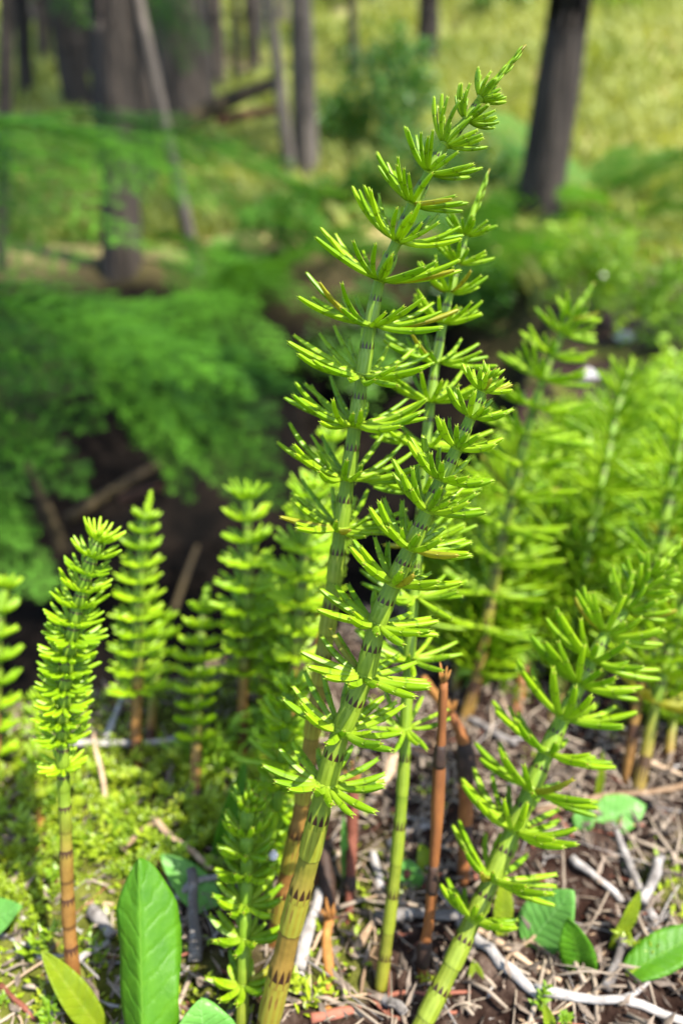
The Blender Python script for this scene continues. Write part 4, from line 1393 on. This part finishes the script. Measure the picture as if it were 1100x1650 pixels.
dead_stem('rusty curled dead frond standing in the litter', [(530, 1482, 8), (525, 1510, 7), (527, 1540, 9), (530, 1575, 8), (528, 1620, 9)], [], mat='rust', seed=7)
dead_stem('red brown broken stem under the fly plant', [(660, 1360 - 10, 6), (655, 1400, 7)], [], mat='twig_red', seed=8)
dead_stem('red brown stem stub left of the slim green stem', [(880, 1350, 8), (876, 1380, 8), (872, 1410, 8)], [], mat='twig_red', seed=9)


# ------------------------------------------------------------------ broad leaves
def leaf_mesh(L, W, mat, fold=0.25, bend=0.1, wav=0.04, shape='lance', seed=0, nu=22, nv=8, curl=0.0, serr=0.0, tip_bend=0.0):
    """blade along +Z, facing -Y; folded on its midrib, wavy, with real thickness"""
    r = random.Random(seed)
    ph = [r.uniform(0, 6.28) for _ in range(4)]
    V, UV, F = [], [], []
    for i in range(nu + 1):
        t = i / nu
        if shape == 'lance':
            w_ = math.sin(math.pi * min(1, 0.10 + 0.90 * t) ** 0.9) ** 0.75
        elif shape == 'oblong':
            w_ = (min(1, (1 - t) / 0.22) ** 0.55) * (0.72 + 0.28 * math.sin(math.pi * min(1, t * 0.9 + 0.05)))
        else:
            w_ = math.sin(math.pi * t ** 0.75) ** 0.7 if 0 < t < 1 else 0.0
        w_ = max(w_, 0.03) * W / 2 * (1 + serr * math.sin(t * 70))
        yb = -bend * L * math.sin(math.pi * t * 0.5) ** 2 - tip_bend * L * t ** 3
        for j in range(nv + 1):
            v = 2 * j / nv - 1
            lift = abs(v) * w_ * math.sin(fold) - curl * W * v * v * 0.5
            wv = wav * W * math.sin(7 * t + ph[0] + 1.5 * v) * abs(v) + wav * 0.6 * W * math.sin(15 * t + ph[1]) * v * v
            V.append(Vector((v * w_ * math.cos(fold), yb - lift + wv, t * L)))
            UV.append((v, t))
    for i in range(nu):
        for j in range(nv):
            a = i * (nv + 1) + j
            F.append((a, a + 1, a + nv + 2, a + nv + 1))
    bf = Buf(); bf.add(V, F, UV)
    return bf.mesh('blade', mat)


def place_leaf(name, label, base, tip, Yb, Yt, wpx, mat, face=(0, -1, 0.3), stalk=True, group=None, root=None, cat='leaf', **kw):
    """one leaf from its foot to its tip (pixels with distances); face = the way its upper side looks"""
    B = hit(*base) if Yb is None else at(base[0], base[1], Yb)
    T = at(tip[0], tip[1], Yt if Yt is not None else B.y + 0.006)
    d = T - B
    L = d.length
    z = d.normalized()
    y = -Vector(face); y = (y - z * y.dot(z)).normalized()
    x = y.cross(z)
    q = Matrix((x, y, z)).transposed().to_quaternion()
    W = wpx * depth(B.lerp(T, 0.5)) / FOC
    if root is None:
        root = thing(name, label, cat, Vector((B.x, B.y, min(B.z, hz(B.x, B.y)))), group)
    o = link('blade', leaf_mesh(L, W, M[mat], **kw), root, B - root.location, q)
    sm = o.modifiers.new('thickness', 'SOLIDIFY'); sm.thickness = min(0.0006, W * 0.03); sm.offset = 0
    if stalk:
        foot = Vector((0, 0, -0.004))
        bf = Buf()
        top = B + z * L * 0.12 - root.location
        tube(bf, [foot, foot.lerp(B - root.location, 0.5) + Vector((0.0005, 0, 0)), B - root.location, top], [W * 0.05 + 0.0004] * 3 + [W * 0.02], 8)
        link('leaf_stalk', bf.mesh('leaf_stalk', M['olive']), root)
    return root


place_leaf('broad_leaf', 'large upright oblong leaf at the bottom left, dark left half', (232, 1760), (228, 1382), 0.121, 0.168, 130, 'broad', face=(-0.05, -1, 0.12), shape='oblong', fold=-0.62, bend=0.03, wav=0.07, serr=0.006, nu=40, nv=12, seed=1)
place_leaf('broad_leaf', 'pale round leaf at the bottom edge right of the large leaf', (335, 1720), (322, 1606), 0.128, 0.140, 110, 'pale', face=(0.1, -0.4, 1), shape='round', fold=0.1, seed=2)
place_leaf('broad_leaf', 'yellow green pointed leaf bending down at lower left', (165, 1665), (62, 1528), None, 0.158, 50, 'olive', face=(0.6, -0.6, 0.6), fold=0.45, bend=0.12, seed=3)
place_leaf('broad_leaf', 'blurred leaf slanting behind the large oblong leaf', (352, 1470), (258, 1380), None, 0.200, 56, 'pale', face=(0.3, -0.4, 1), fold=0.2, seed=4)
place_leaf('grass_blade', 'grass like green blade behind the small bright shoot', (346, 1400), (392, 1215), None, 0.232, 34, 'broad', face=(0.3, -1, 0.2), fold=0.3, seed=5, cat='leaf')
place_leaf('broad_leaf', 'broad oval green leaf, larger of the pair at lower right', (848, 1525), (925, 1432), None, 0.182, 82, 'pale', face=(-0.2, -0.5, 1), fold=0.12, wav=0.03, shape='round', seed=6)
place_leaf('broad_leaf', 'smaller dark leaf beside the broad oval leaf at lower right', (940, 1575), (915, 1470), None, 0.172, 58, 'broad', face=(-0.4, -0.5, 0.9), fold=0.25, seed=7)
place_leaf('broad_leaf', 'round green leaf lying on straw at right', (950, 1325), (1036, 1300), None, None, 62, 'pale', face=(0, -0.5, 1), fold=0.15, shape='round', seed=8)
place_leaf('broad_leaf', 'small pale leaf left of the round leaf on straw', (940, 1338), (936, 1300), None, None, 34, 'pale', face=(-0.3, -0.5, 1), fold=0.2, seed=9)
place_leaf('broad_leaf', 'yellow brown narrow leaf standing among white sticks', (985, 1530), (1022, 1428), None, 0.184, 34, 'olive', face=(0.3, -0.9, 0.4), fold=0.3, seed=10)
place_leaf('broad_leaf', 'arching leaf with brown base at the right edge', (1010, 1570), (1150, 1480), None, 0.172, 60, 'broad', face=(-0.3, -0.3, 1), fold=0.2, bend=-0.15, seed=11)
place_leaf('broad_leaf', 'small yellow leaf beside the orange dead stem', (690, 1410), (676, 1356), None, None, 30, 'olive', face=(0.2, -0.9, 0.5), fold=0.2, seed=12)
place_leaf('broad_leaf', 'mint green leaf left of the small yellow leaf', (668, 1435), (650, 1382), None, None, 42, 'pale', face=(0, -0.6, 0.9), fold=0.1, shape='round', seed=13)
place_leaf('broad_leaf', 'pale narrow leaf hanging under a whorl of the fly plant', (808, 1510), (806, 1400), None, 0.19, 34, 'olive', face=(0.2, -1, 0.3), fold=0.2, seed=14)
place_leaf('broad_leaf', 'little olive bud leaf at the bottom right of the fly plant', (768, 1590), (762, 1545), None, None, 26, 'olive', face=(0, -1, 0.4), fold=0.3, seed=15)
place_leaf('broad_leaf', 'greenish leaf at the left edge above the yellow leaf', (-60, 1500), (45, 1462), None, 0.176, 64, 'pale', face=(0.2, -0.5, 1), fold=0.15, seed=16)
place_leaf('broad_leaf', 'narrow white edged leaf at the bottom right edge', (890, 1670), (872, 1612), None, None, 22, 'olive', face=(0.2, -0.9, 0.5), fold=0.4, seed=17)
place_leaf('grass_blade', 'grass blade with yellow tip beneath the right whorls', (962, 1290), (964, 1205), None, None, 16, 'olive', face=(0.3, -1, 0.2), fold=0.3, seed=18)
place_leaf('grass_blade', 'thin upright blade right of the thick central stem', (556, 1420), (548, 1300), None, None, 14, 'pale', face=(0.3, -1, 0.2), fold=0.3, seed=19)


LM = [(240, 1520, 'the large upright oblong leaf'), (110, 1470, 'the brown banded bare stem at left'), (470, 1500, 'the thick central stem'), (395, 1520, 'the short stout shoot'),
      (690, 1490, 'the orange brown dead stem'), (620, 1520, 'the slim green bare stem'), (745, 1330, 'the dead stem with a thick black top'), (720, 1560, 'the foot of the fly plant'),
      (890, 1480, 'the pair of oval leaves'), (1000, 1310, 'the round leaf on straw'), (1015, 1460, 'the yellow brown narrow leaf'), (800, 1550, 'the long white stick'),
      (565, 1400, 'the short reddish dead stem'), (1090, 1510, 'the arching leaf at the right edge'), (530, 1560, 'the rusty curled frond'), (1020, 1220, 'the brown feet of the right edge horsetails'),
      (835, 1130, 'the blurred red brown bare stem'), (220, 1230, 'the foot of the pointed narrow horsetail'), (310, 1290, 'the foot of the short spiked shoot'), (60, 1600, 'the yellow green leaf at lower left'),
      (390, 1200, 'the foot of the flat topped horsetail'), (980, 1620, 'the stick at the bottom right corner'), (640, 1220, 'the pale twig by the slim green stem'), (320, 1640, 'the pale round leaf at the bottom')]


def whereabouts(px, py):
    nm = min(LM, key=lambda q: (q[0] - px) ** 2 + (q[1] - py) ** 2)
    dx, dy = px - nm[0], py - nm[1]
    if abs(dx) > abs(dy):
        w_ = 'right of' if dx > 0 else 'left of'
    else:
        w_ = 'below' if dy > 0 else 'above'
    return w_ + ' ' + nm[2]


def project(p):
    v = p - CAM
    k = FOC / v.dot(FWD)
    return 550 + v.x * k, 825 - v.dot(UPV) * k


def direction(p, rz, s):
    e = Vector((math.cos(rz), math.sin(rz), 0)) * s * 0.5
    a_, b_ = project(p - e), project(p + e)
    dx, dy = b_[0] - a_[0], a_[1] - b_[1]
    an = math.degrees(math.atan2(dy, dx)) % 180
    return ('lying level', 'slanting rightwards', 'pointing upward', 'slanting leftwards')[int(((an + 22.5) % 180) // 45)], math.hypot(dx, dy)


USED = {}


def once(label):
    USED[label] = USED.get(label, 0) + 1
    return USED[label] == 1


# ------------------------------------------------------------------ ground cover sprigs, moss
def sprig_mesh(n, L, ll, mat_leaf, seed, lw=0.2):
    r = random.Random(seed)
    bf = Buf()
    def ax(t):
        return Vector((0.25 * L * t * t, 0.08 * L * math.sin(3 * t + seed), L * t * (1 - 0.15 * t)))
    tube(bf, [ax(i / 8) for i in range(9)], [0.016 * L * (1 - 0.06 * i) for i in range(9)], 5)
    for k in range(n):
        t = 0.12 + 0.88 * k / (n - 1)
        a = k * 2.4
        d = Vector((math.cos(a), math.sin(a), 0.55 + 0.6 * t)).normalized()
        s = d.cross(Vector((0, 0, 1))).normalized()
        u = s.cross(d)
        l = ll * r.uniform(0.7, 1.1) * (1 - 0.35 * t)
        p = ax(t)
        w_ = l * lw
        bf.add([p, p + d * l * .45 + s * w_, p + d * l - u * l * .1, p + d * l * .45 - s * w_, p + d * l * .5 + u * w_ * .35], [(0, 1, 4), (1, 2, 4), (2, 3, 4), (3, 0, 4)])
    return bf.mesh('sprig', mat_leaf, False)


SPR = [sprig_mesh(22, 1.0, 0.30, M['cover'], s) for s in (1, 2, 3)] + [sprig_mesh(16, 1.0, 0.42, M['cover'], s, 0.28) for s in (4, 5)]


def sprig(label, px, py, hpx, seed, lean=None, group=None):
    P = hit(px, py)
    r = random.Random(seed)
    root = thing('ground_cover_sprig', label, 'sprig', P, group)
    me_ = SPR[seed % 5]
    q = Matrix.Rotation(r.uniform(0, 6.28), 3, 'Z').to_quaternion() if lean is None else lean
    q = q @ Matrix.Rotation(r.uniform(0.1, 0.9), 3, 'Y').to_quaternion()
    o = link('shoot', me_, root, (0, 0, -0.001), q)
    k = hpx * depth(P) / FOC
    o.scale = (k, k, k)
    return root


FEET = [(109, 1340, 'the brown banded stem'), (220, 1240, 'the foot of the pointed narrow horsetail'), (314, 1320, 'the foot of the short spiked shoot'), (66, 1340, 'the low faint shoot'),
        (388, 1230, 'the foot of the flat topped horsetail'), (460, 1240, 'the foot of the broad horsetail'), (-5, 1270, 'the left edge horsetail'), (236, 1390, 'the tip of the large leaf'),
        (170, 1290, 'the pale dry stalk'), (370, 1320, 'the grass like blade'), (240, 1345, 'the bent straw'), (20, 1400, 'the left picture edge'), (745, 1165, 'the foot of the dark stemmed horsetail'),
        (832, 1140, 'the red brown bare stem'), (900, 1140, 'the stem of the pale stone horsetail'), (1015, 1230, 'the brown based stems'), (930, 1080, 'the fly'), (1040, 1010, 'the right edge horsetails'),
        (860, 980, 'the shaded gap in the crowd'), (160, 1560, 'the yellow green leaf'), (30, 1500, 'the left edge leaf'), (730, 1600, 'the fly plant foot'), (880, 1620, 'the bottom right stick')]


def spot(what, how, px, py, hp, seed, grp):
    nm = sorted(FEET, key=lambda q: (q[0] - px) ** 2 + (q[1] - py) ** 2)[:3]
    for q in nm:
        dx, dy = px - q[0], py - q[1]
        if abs(dx) > abs(dy):
            w_ = 'right of' if dx > 0 else 'left of'
        else:
            w_ = 'in front of' if dy > 0 else 'behind'
        far = math.hypot(dx, dy)
        lab = what + ' ' + how + ' ' + ('close ' if far < 30 else ('well ' if far > 75 else '')) + w_ + ' ' + q[2]
        if lab not in USED and len(lab.split()) <= 16:
            USED[lab] = 1
            return sprig(lab, px, py, hp, seed, group=grp)


CG = 'lime ground cover sprigs on the left bank'
r = random.Random(3)
for i in range(120):
    px = r.uniform(-20, 480) if i % 5 else r.uniform(0, 330)
    py = r.uniform(1225, 1400) + (0 if px > 120 else r.uniform(0, 90))
    hp = r.uniform(38, 75)
    spot(('small' if hp < 48 else ('middling' if hp < 62 else 'taller')) + ' lime sprig', 'of the left carpet', px, py, hp, i, CG)
sprig('yellow stemmed leafy sprig at the lower left edge', 40, 1560, 120, 201)
sprig('leafy sprig bending out beside the brown banded stem', 110, 1600, 110, 202)
sprig('small leafy sprig at the foot of the thick central stem', 470, 1640, 90, 203)
sprig('tiny sprig at the bottom right of central stem', 490, 1610, 70, 204)
sprig('lime needle leaved sprig under the arching right leaf', 1060, 1560, 90, 205)
sprig('lime sprig at the right edge under the arching leaf', 1095, 1555, 80, 207)
for i, (px, py) in enumerate([(20, 1480), (60, 1640), (15, 1610), (160, 1560), (860, 1625), (905, 1640), (730, 1600)]):
    spot('lime sprig', 'growing through litter', px, py, r.uniform(45, 70), 220 + i, 'sprigs in the litter')
for i in range(44):
    px, py = r.uniform(700, 1120), r.uniform(900, 1180)
    hp = r.uniform(35, 60)
    spot(('small' if hp < 44 else ('middling' if hp < 52 else 'taller')) + ' sprig', 'among right bank feet', px, py, hp, 300 + i, 'sprigs on the right bank')

# the rest of the carpet, joined: nobody could count it
bf = Buf()
rc = random.Random(55)
for i in range(420):
    px = rc.uniform(-60, 470)
    py = rc.uniform(1222, 1420) if px > 90 else rc.uniform(1222, 1500)
    P = hit(px, py)
    k = rc.uniform(30, 62) * depth(P) / FOC
    Rm = (Matrix.Rotation(rc.uniform(0, 6.28), 3, 'Z') @ Matrix.Rotation(rc.uniform(0.0, 0.8), 3, 'Y')) * k
    src = SPR[i % 5]
    n0 = len(bf.v)
    for v in src.vertices:
        bf.v.append(tuple(P + Rm @ v.co)); bf.uv.append((0, 0)); bf.col.append((0, 0, 0, 1))
    for f in src.polygons:
        bf.f.append(tuple(n0 + q for q in f.vertices))
o = link('ground_cover', bf.mesh('ground_cover', M['cover'], False))
o['kind'] = 'stuff'
tag(o, 'dense lime ground cover carpeting the left bank', 'ground cover')

# moss: joined, nobody could count it
bf = Buf()
r2 = np.random.default_rng(9)
cnt = 0
while cnt < 9000:
    x, y = r2.uniform(-0.24, 0.26), r2.uniform(0.09, 0.5)
    mm = float(vnoise(x * 16, y * 16, 8) + 0.5 * vnoise(x * 45, y * 45, 9) - 0.1 + 0.75 * smooth(-0.02, -0.10, x))
    if r2.random() > mm * 1.4 + 0.05:
        cnt += 0 if r2.random() < 0.9 else 1
        continue
    e_ = float(np.interp(x, EX, EY))
    if y > e_ + 0.06:
        continue
    z = hz(x, y)
    a = r2.uniform(0, 6.28); l = r2.uniform(0.0016, 0.0042)
    d = Vector((math.cos(a) * .7, math.sin(a) * .7, r2.uniform(.2, 1.1))).normalized()
    s = d.cross(Vector((0, 0, 1))).normalized() * l * 0.26
    p = Vector((x, y, z + r2.uniform(0, 0.002)))
    bf.add([p, p + d * l * .5 + s, p + d * l, p + d * l * .5 - s], [(0, 1, 2, 3)])
    cnt += 1
o = link('moss', bf.mesh('moss', M['cover'], False))
o['kind'] = 'stuff'
tag(o, 'lime moss leaves scattered over the soil', 'moss')


# ------------------------------------------------------------------ dead litter
def stick_on(name, label, a, b_, wpx, mat, seed=0, cat='stick', lift=0.0, za=0.0, zb=0.0, fork=False):
    A, B_ = hit(*a), hit(*b_)
    r = random.Random(seed)
    n = 7
    loc = A.lerp(B_, 0.5); loc.z = hz(loc.x, loc.y)
    rad = wpx * 0.5 * depth(loc) / FOC
    P, R = [], []
    side = Vector((-(B_ - A).y, (B_ - A).x, 0)).normalized()
    L = (B_ - A).length
    b1 = r.uniform(-0.03, 0.03)
    for i in range(n + 1):
        t = i / n
        p = A.lerp(B_, t) + side * (L * b1 * math.sin(math.pi * t) + L * 0.012 * math.sin(9 * t + seed))
        top = max(hz(p.x, p.y), float(np.interp(t, [0, 1], [hz(A.x, A.y), hz(B_.x, B_.y)])))
        p.z = top + rad * 0.8 + lift + za * (1 - t) + zb * t
        p += Vector((r.uniform(-1, 1), r.uniform(-1, 1), r.uniform(-.5, .5))) * rad * 0.10
        P.append(p - loc)
        R.append(rad * (1 - 0.25 * t) * (1 + 0.13 * math.sin(5.1 * i + seed)))
    bf = Buf()
    tube(bf, P, R, 9, ridge=0.05)
    if fork:
        p = P[4]; d = (P[5] - P[4]).normalized()
        tube(bf, [p, p + d * L * .12 + side * L * .08, p + d * L * .22 + side * L * .18], [rad * .6, rad * .5, rad * .25], 7)
    o = link(name, bf.mesh(name, M[mat]), None, loc)
    return tag(o, label, cat)


stick_on('dead_stick', 'long white grey stick slanting across the lower right corner', (738, 1495), (865, 1610), 21, 'twig_grey', 1)
stick_on('dead_stick', 'grey stick running on to the bottom right corner', (858, 1600), (1105, 1652), 17, 'twig_grey', 2, fork=True)
stick_on('dead_stick', 'short white stick behind the orange dead stem', (604, 1494), (740, 1486), 20, 'twig_grey', 3, lift=0.003)
stick_on('dead_stick', 'brown straw stalk above the long white stick', (750, 1440), (930, 1575), 13, 'twig_straw', 4)
stick_on('dead_stick', 'second brown stalk below the first one', (745, 1490), (900, 1590), 11, 'twig_straw', 5)
stick_on('dead_stick', 'pale stick pointing up to the round green leaf', (1050, 1490), (985, 1335), 15, 'twig_grey', 6)
stick_on('dead_stick', 'white stick crossing beside the yellow brown leaf', (1030, 1470), (1060, 1395), 18, 'twig_grey', 7, lift=0.003)
stick_on('dead_stick', 'grey flat stalk under the yellow brown leaf', (975, 1600), (1012, 1470), 17, 'twig_grey', 8)
stick_on('dead_stick', 'thin grey stick meeting the white one at right', (918, 1388), (1000, 1460), 14, 'twig_grey', 9)
stick_on('dead_stick', 'straw lying level behind the round leaf', (860, 1310), (1105, 1270), 12, 'twig_straw', 10)
stick_on('dead_stick', 'thin straw crossing the right edge', (1000, 1215), (1110, 1260), 10, 'twig_straw', 11)
stick_on('dead_stick', 'pale broken twig behind the fly plant', (750, 1160), (830, 1205), 14, 'twig_grey', 12)
stick_on('dead_stick', 'pale twig leaning by the slim green stem', (604, 1290), (640, 1220), 20, 'twig_straw', 13)
stick_on('dead_stick', 'short pale twig in a ladder beside the slim stem', (612, 1440), (600, 1380), 16, 'twig_grey', 14)
stick_on('dead_stick', 'pale bent twig right of slim green stem', (625, 1370), (700, 1330), 14, 'twig_grey', 15)
stick_on('dead_stick', 'straw chip below the slim stem at centre', (565, 1545), (612, 1475), 15, 'twig_straw', 16)
stick_on('dead_stick', 'white chip of wood right of the thick central stem', (480, 1570), (516, 1440), 22, 'twig_grey', 17)
stick_on('dead_stick', 'long thin stick lying along the ditch edge', (110, 1216), (300, 1208), 12, 'twig_grey', 18, za=0.004, zb=0.004)
stick_on('dead_stick', 'pale dry stalk standing in the lime carpet', (184, 1340), (162, 1235), 9, 'twig_straw', 19, zb=0.02)
stick_on('dead_stick', 'bent straw above the large oblong leaf', (200, 1390), (252, 1345), 12, 'twig_straw', 20, lift=0.006)
stick_on('dead_stick', 'straw sloping down from the bent straw to the right', (250, 1342), (345, 1420), 11, 'twig_straw', 21, lift=0.006)
stick_on('dead_stick', 'grey bent stick right of the large oblong leaf', (288, 1470), (365, 1430), 12, 'twig_grey', 22, lift=0.006)
stick_on('dead_stick', 'pale flat wood chip left of the large leaf', (150, 1475), (182, 1515), 22, 'twig_grey', 23)
stick_on('dead_stick', 'pale stick near the left brown stem foot', (130, 1565), (180, 1535), 12, 'twig_grey', 24, lift=0.004)
stick_on('dead_stick', 'red stick at the bottom edge of the picture', (500, 1650), (580, 1632), 18, 'twig_red', 25)
stick_on('dead_stick', 'reddish thin stick at the bottom left corner', (0, 1590), (60, 1650), 9, 'twig_red', 26)
stick_on('dead_stick', 'pale chip at the bottom by the fly plant foot', (618, 1618), (652, 1640), 18, 'twig_grey', 27)
stick_on('dead_stick', 'pale vertical dry leaf stalk right of the large leaf', (316, 1560), (312, 1440), 20, 'twig_grey', 28, zb=0.012)
stick_on('dead_stick', 'grey twig standing at the ditch edge', (170, 1205), (200, 1130), 12, 'twig_grey', 29, zb=0.0)
stick_on('dead_stick', 'thin straw standing behind the short spiked shoot', (365, 1130), (345, 1060), 8, 'twig_straw', 30)

TW = [('twig_grey', 'short grey dead twig lying in the litter', 'grey twigs in the litter'), ('twig_straw', 'short straw coloured bit of stalk lying in the litter', 'straw bits in the litter'),
      ('twig_red', 'short reddish brown twig lying in the litter', 'reddish twigs in the litter')]
tw_mesh = []
for k in range(9):
    r = random.Random(70 + k)
    bf = Buf()
    n = 5
    P = [Vector((i / n - 0.5, 0.06 * math.sin(i * 0.6 + k) + 0.05 * math.sin(i * 1.9 + k), 0.05 * math.sin(i * 2.1 + k))) for i in range(n + 1)]
    tube(bf, P, [r.uniform(0.035, 0.065) * (1 - 0.06 * i) for i in range(n + 1)], 6)
    tw_mesh.append(bf.mesh('twig', M[TW[k % 3][0]]))
r = random.Random(77)
made = 0
while made < 285:
    px, py = r.uniform(-20, 1120), r.uniform(1130, 1660)
    if px < 480 and py < 1410 and r.random() < 0.7:
        continue
    P = hit(px, py)
    if P.y > 0.36 or P.z < -0.03:
        continue
    k = r.choices([0, 1, 2], [5, 4, 3])[0]
    j = r.randrange(3) * 3 + k
    o = link('twig', tw_mesh[j], None, P + Vector((0, 0, r.uniform(0.0003, 0.003))))
    o.rotation_euler = (0, r.uniform(-0.22, 0.22), r.uniform(0, 6.28))
    s = r.choice([0.008, 0.012, 0.016, 0.024, 0.034, 0.046]) * r.uniform(0.8, 1.2)
    wq = r.choice([0.25, 0.35, 0.5, 0.65, 0.95]) * 0.016
    o.scale = (s, wq, wq)
    way, lpx = direction(P, o.rotation_euler.z, s)
    size = 'tiny' if lpx < 38 else ('short' if lpx < 65 else ('longish' if lpx < 95 else 'long'))
    girth = 'thin' if wq < 0.01 else ('stout' if wq > 0.014 else 'plain')
    size = size if girth == 'plain' else size + ' ' + girth
    lab = size + ' ' + ('grey', 'tan', 'reddish')[k] + ' twig ' + way + ' ' + whereabouts(px, py)
    if len(lab.split()) > 16 or not once(lab):
        bpy.data.objects.remove(o)
        continue
    tag(o, lab, 'twig', TW[k][2])
    made += 1

# tangle of thin dry straws, uncountable
bf = Buf()
rs_ = random.Random(31)
for k in range(2600):
    x, y = rs_.uniform(-0.24, 0.30), rs_.uniform(0.085, 0.50)
    if y > float(np.interp(x, EX, EY)) or (x < -0.03 and y > 0.19 and rs_.random() < 0.75):
        continue
    L = rs_.choice([0.006, 0.01, 0.016, 0.026])
    a = rs_.uniform(0, 6.28)
    d = Vector((math.cos(a), math.sin(a), 0)) * L
    p0 = Vector((x, y, hz(x, y) + rs_.uniform(0, 0.0025)))
    p2 = Vector((x + d.x, y + d.y, hz(x + d.x, y + d.y) + rs_.uniform(0, 0.004)))
    p1 = p0.lerp(p2, 0.5) + Vector((rs_.gauss(0, 0.05) * L, rs_.gauss(0, 0.05) * L, 0.0012))
    rr_ = rs_.choice([0.00025, 0.0004, 0.0006, 0.0009])
    tube(bf, [p0, p1, p2], [rr_, rr_, rr_ * 0.7], 4)
o = link('straw_litter', bf.mesh('straw_litter', M['straw_mix']))
o['kind'] = 'stuff'
tag(o, 'tangled dry straw bits over the near soil', 'straw litter')

# crumbs and flakes of dead leaf, uncountable
bf = Buf()
r2 = np.random.default_rng(21)
for k in range(26000):
    x, y = r2.uniform(-0.26, 0.30), r2.uniform(0.08, 0.60)
    if y > float(np.interp(x, EX, EY)) + 0.05:
        continue
    z = hz(x, y)
    l = 0.0012 + 0.010 * r2.random() ** 3.0
    a = r2.uniform(0, 6.28)
    d = Vector((math.cos(a), math.sin(a), r2.uniform(-.3, .5))).normalized()
    s = d.cross(Vector((r2.normal() * .5, r2.normal() * .5, 1))).normalized()
    u = s.cross(d)
    p = Vector((x, y, z + 0.0006 + 0.0022 * r2.random() ** 2))
    w_ = min(l * r2.choice([0.05, 0.09, 0.16, 0.4]), 0.0013)
    bf.add([p, p + d * l * .4 + s * w_, p + d * l + u * l * .2, p + d * l * .5 - s * w_, p + d * l * .5 + u * l * .18], [(0, 1, 4), (1, 2, 4), (2, 3, 4), (3, 0, 4)])
o = link('leaf_litter', bf.mesh('leaf_litter', M['litter'], False))
o['kind'] = 'stuff'
tag(o, 'crumbled brown dead leaves over the near soil', 'leaf litter')


# stones on the bank far right
def stone(label, px, py, wpx, seed):
    P = hit(px, py)
    k = wpx * 0.5 * depth(P) / FOC
    r = random.Random(seed)
    bf = Buf(); V, F = [], []
    nu_, nv_ = 8, 12
    for i in range(nu_ + 1):
        th = math.pi * i / nu_
        for j in range(nv_):
            ph_ = 2 * math.pi * j / nv_
            rr_ = 1 + 0.18 * math.sin(3 * ph_ + seed) * math.sin(th) + 0.12 * math.sin(5 * th + seed + 2 * ph_)
            V.append((math.sin(th) * math.cos(ph_) * k * rr_, math.sin(th) * math.sin(ph_) * k * rr_ * 0.8, math.cos(th) * k * 0.6 * rr_))
    for i in range(nu_):
        for j in range(nv_):
            F.append((i * nv_ + j, (i + 1) * nv_ + j, (i + 1) * nv_ + (j + 1) % nv_, i * nv_ + (j + 1) % nv_))
    bf.add(V, F)
    o = link('stone', bf.mesh('stone', M['stone']), None, P + Vector((0, 0, k * 0.3)))
    return tag(o, label, 'stone')


stone('pale pinkish stone on the bank above right horsetails', 1004, 548, 30, 1)
stone('small pale stone beside the tip of the right horsetail', 968, 452, 22, 2)
stone('grey stone on the bare bank soil behind the horsetails', 945, 610, 34, 3)

# ------------------------------------------------------------------ the fly and the seed
fp = at(931, 1078, 0.2235)
fly = thing('fly', 'tiny black and orange fly sitting on the lower right horsetail', 'fly', fp)
def blob(name, loc, sc, mat, parent):
    bf = Buf(); V, F = [], []
    for i in range(7):
        th = math.pi * i / 6
        for j in range(10):
            ph_ = 2 * math.pi * j / 10
            V.append((math.sin(th) * math.cos(ph_) * sc[0], math.sin(th) * math.sin(ph_) * sc[1], math.cos(th) * sc[2]))
    for i in range(6):
        for j in range(10):
            F.append((i * 10 + j, (i + 1) * 10 + j, (i + 1) * 10 + (j + 1) % 10, i * 10 + (j + 1) % 10))
    bf.add(V, F)
    return link(name, bf.mesh(name, M[mat]), parent, loc)
blob('abdomen', (0, 0, -0.0006), (0.0007, 0.0006, 0.0011), 'fly_body', fly)
blob('thorax', (0.0001, -0.0001, 0.0006), (0.0007, 0.0006, 0.0007), 'fly_orange', fly)
blob('head', (0.0002, -0.0001, 0.0014), (0.0005, 0.0005, 0.0004), 'fly_body', fly)
for s in (-1, 1):
    bf = Buf()
    bf.add([(0, -0.0006, 0.0006), (s * 0.0009, -0.0008, -0.0004), (s * 0.0008, -0.0008, -0.0017), (s * 0.0002, -0.0008, -0.0012)], [(0, 1, 2, 3)])
    link('wing', bf.mesh('wing', M['twig_grey'], False), fly)
    for q in range(3):
        bf = Buf()
        p = Vector((s * 0.0004, 0, 0.0009 - 0.0006 * q))
        tube(bf, [p, p + Vector((s * 0.0008, -0.0003, 0.0003 - 0.0003 * q)), p + Vector((s * 0.0013, 0.0008, 0.0002 - 0.0005 * q))], [0.00009] * 3, 4)
        link('leg', bf.mesh('leg', M['fly_body']), fly)
sp = at(440, 1378, 0.172)
sd = blob('seed', sp, (0.0018, 0.0018, 0.0019), 'stone', None)
tag(sd, 'tiny round white seed caught on the small bright shoot', 'seed')
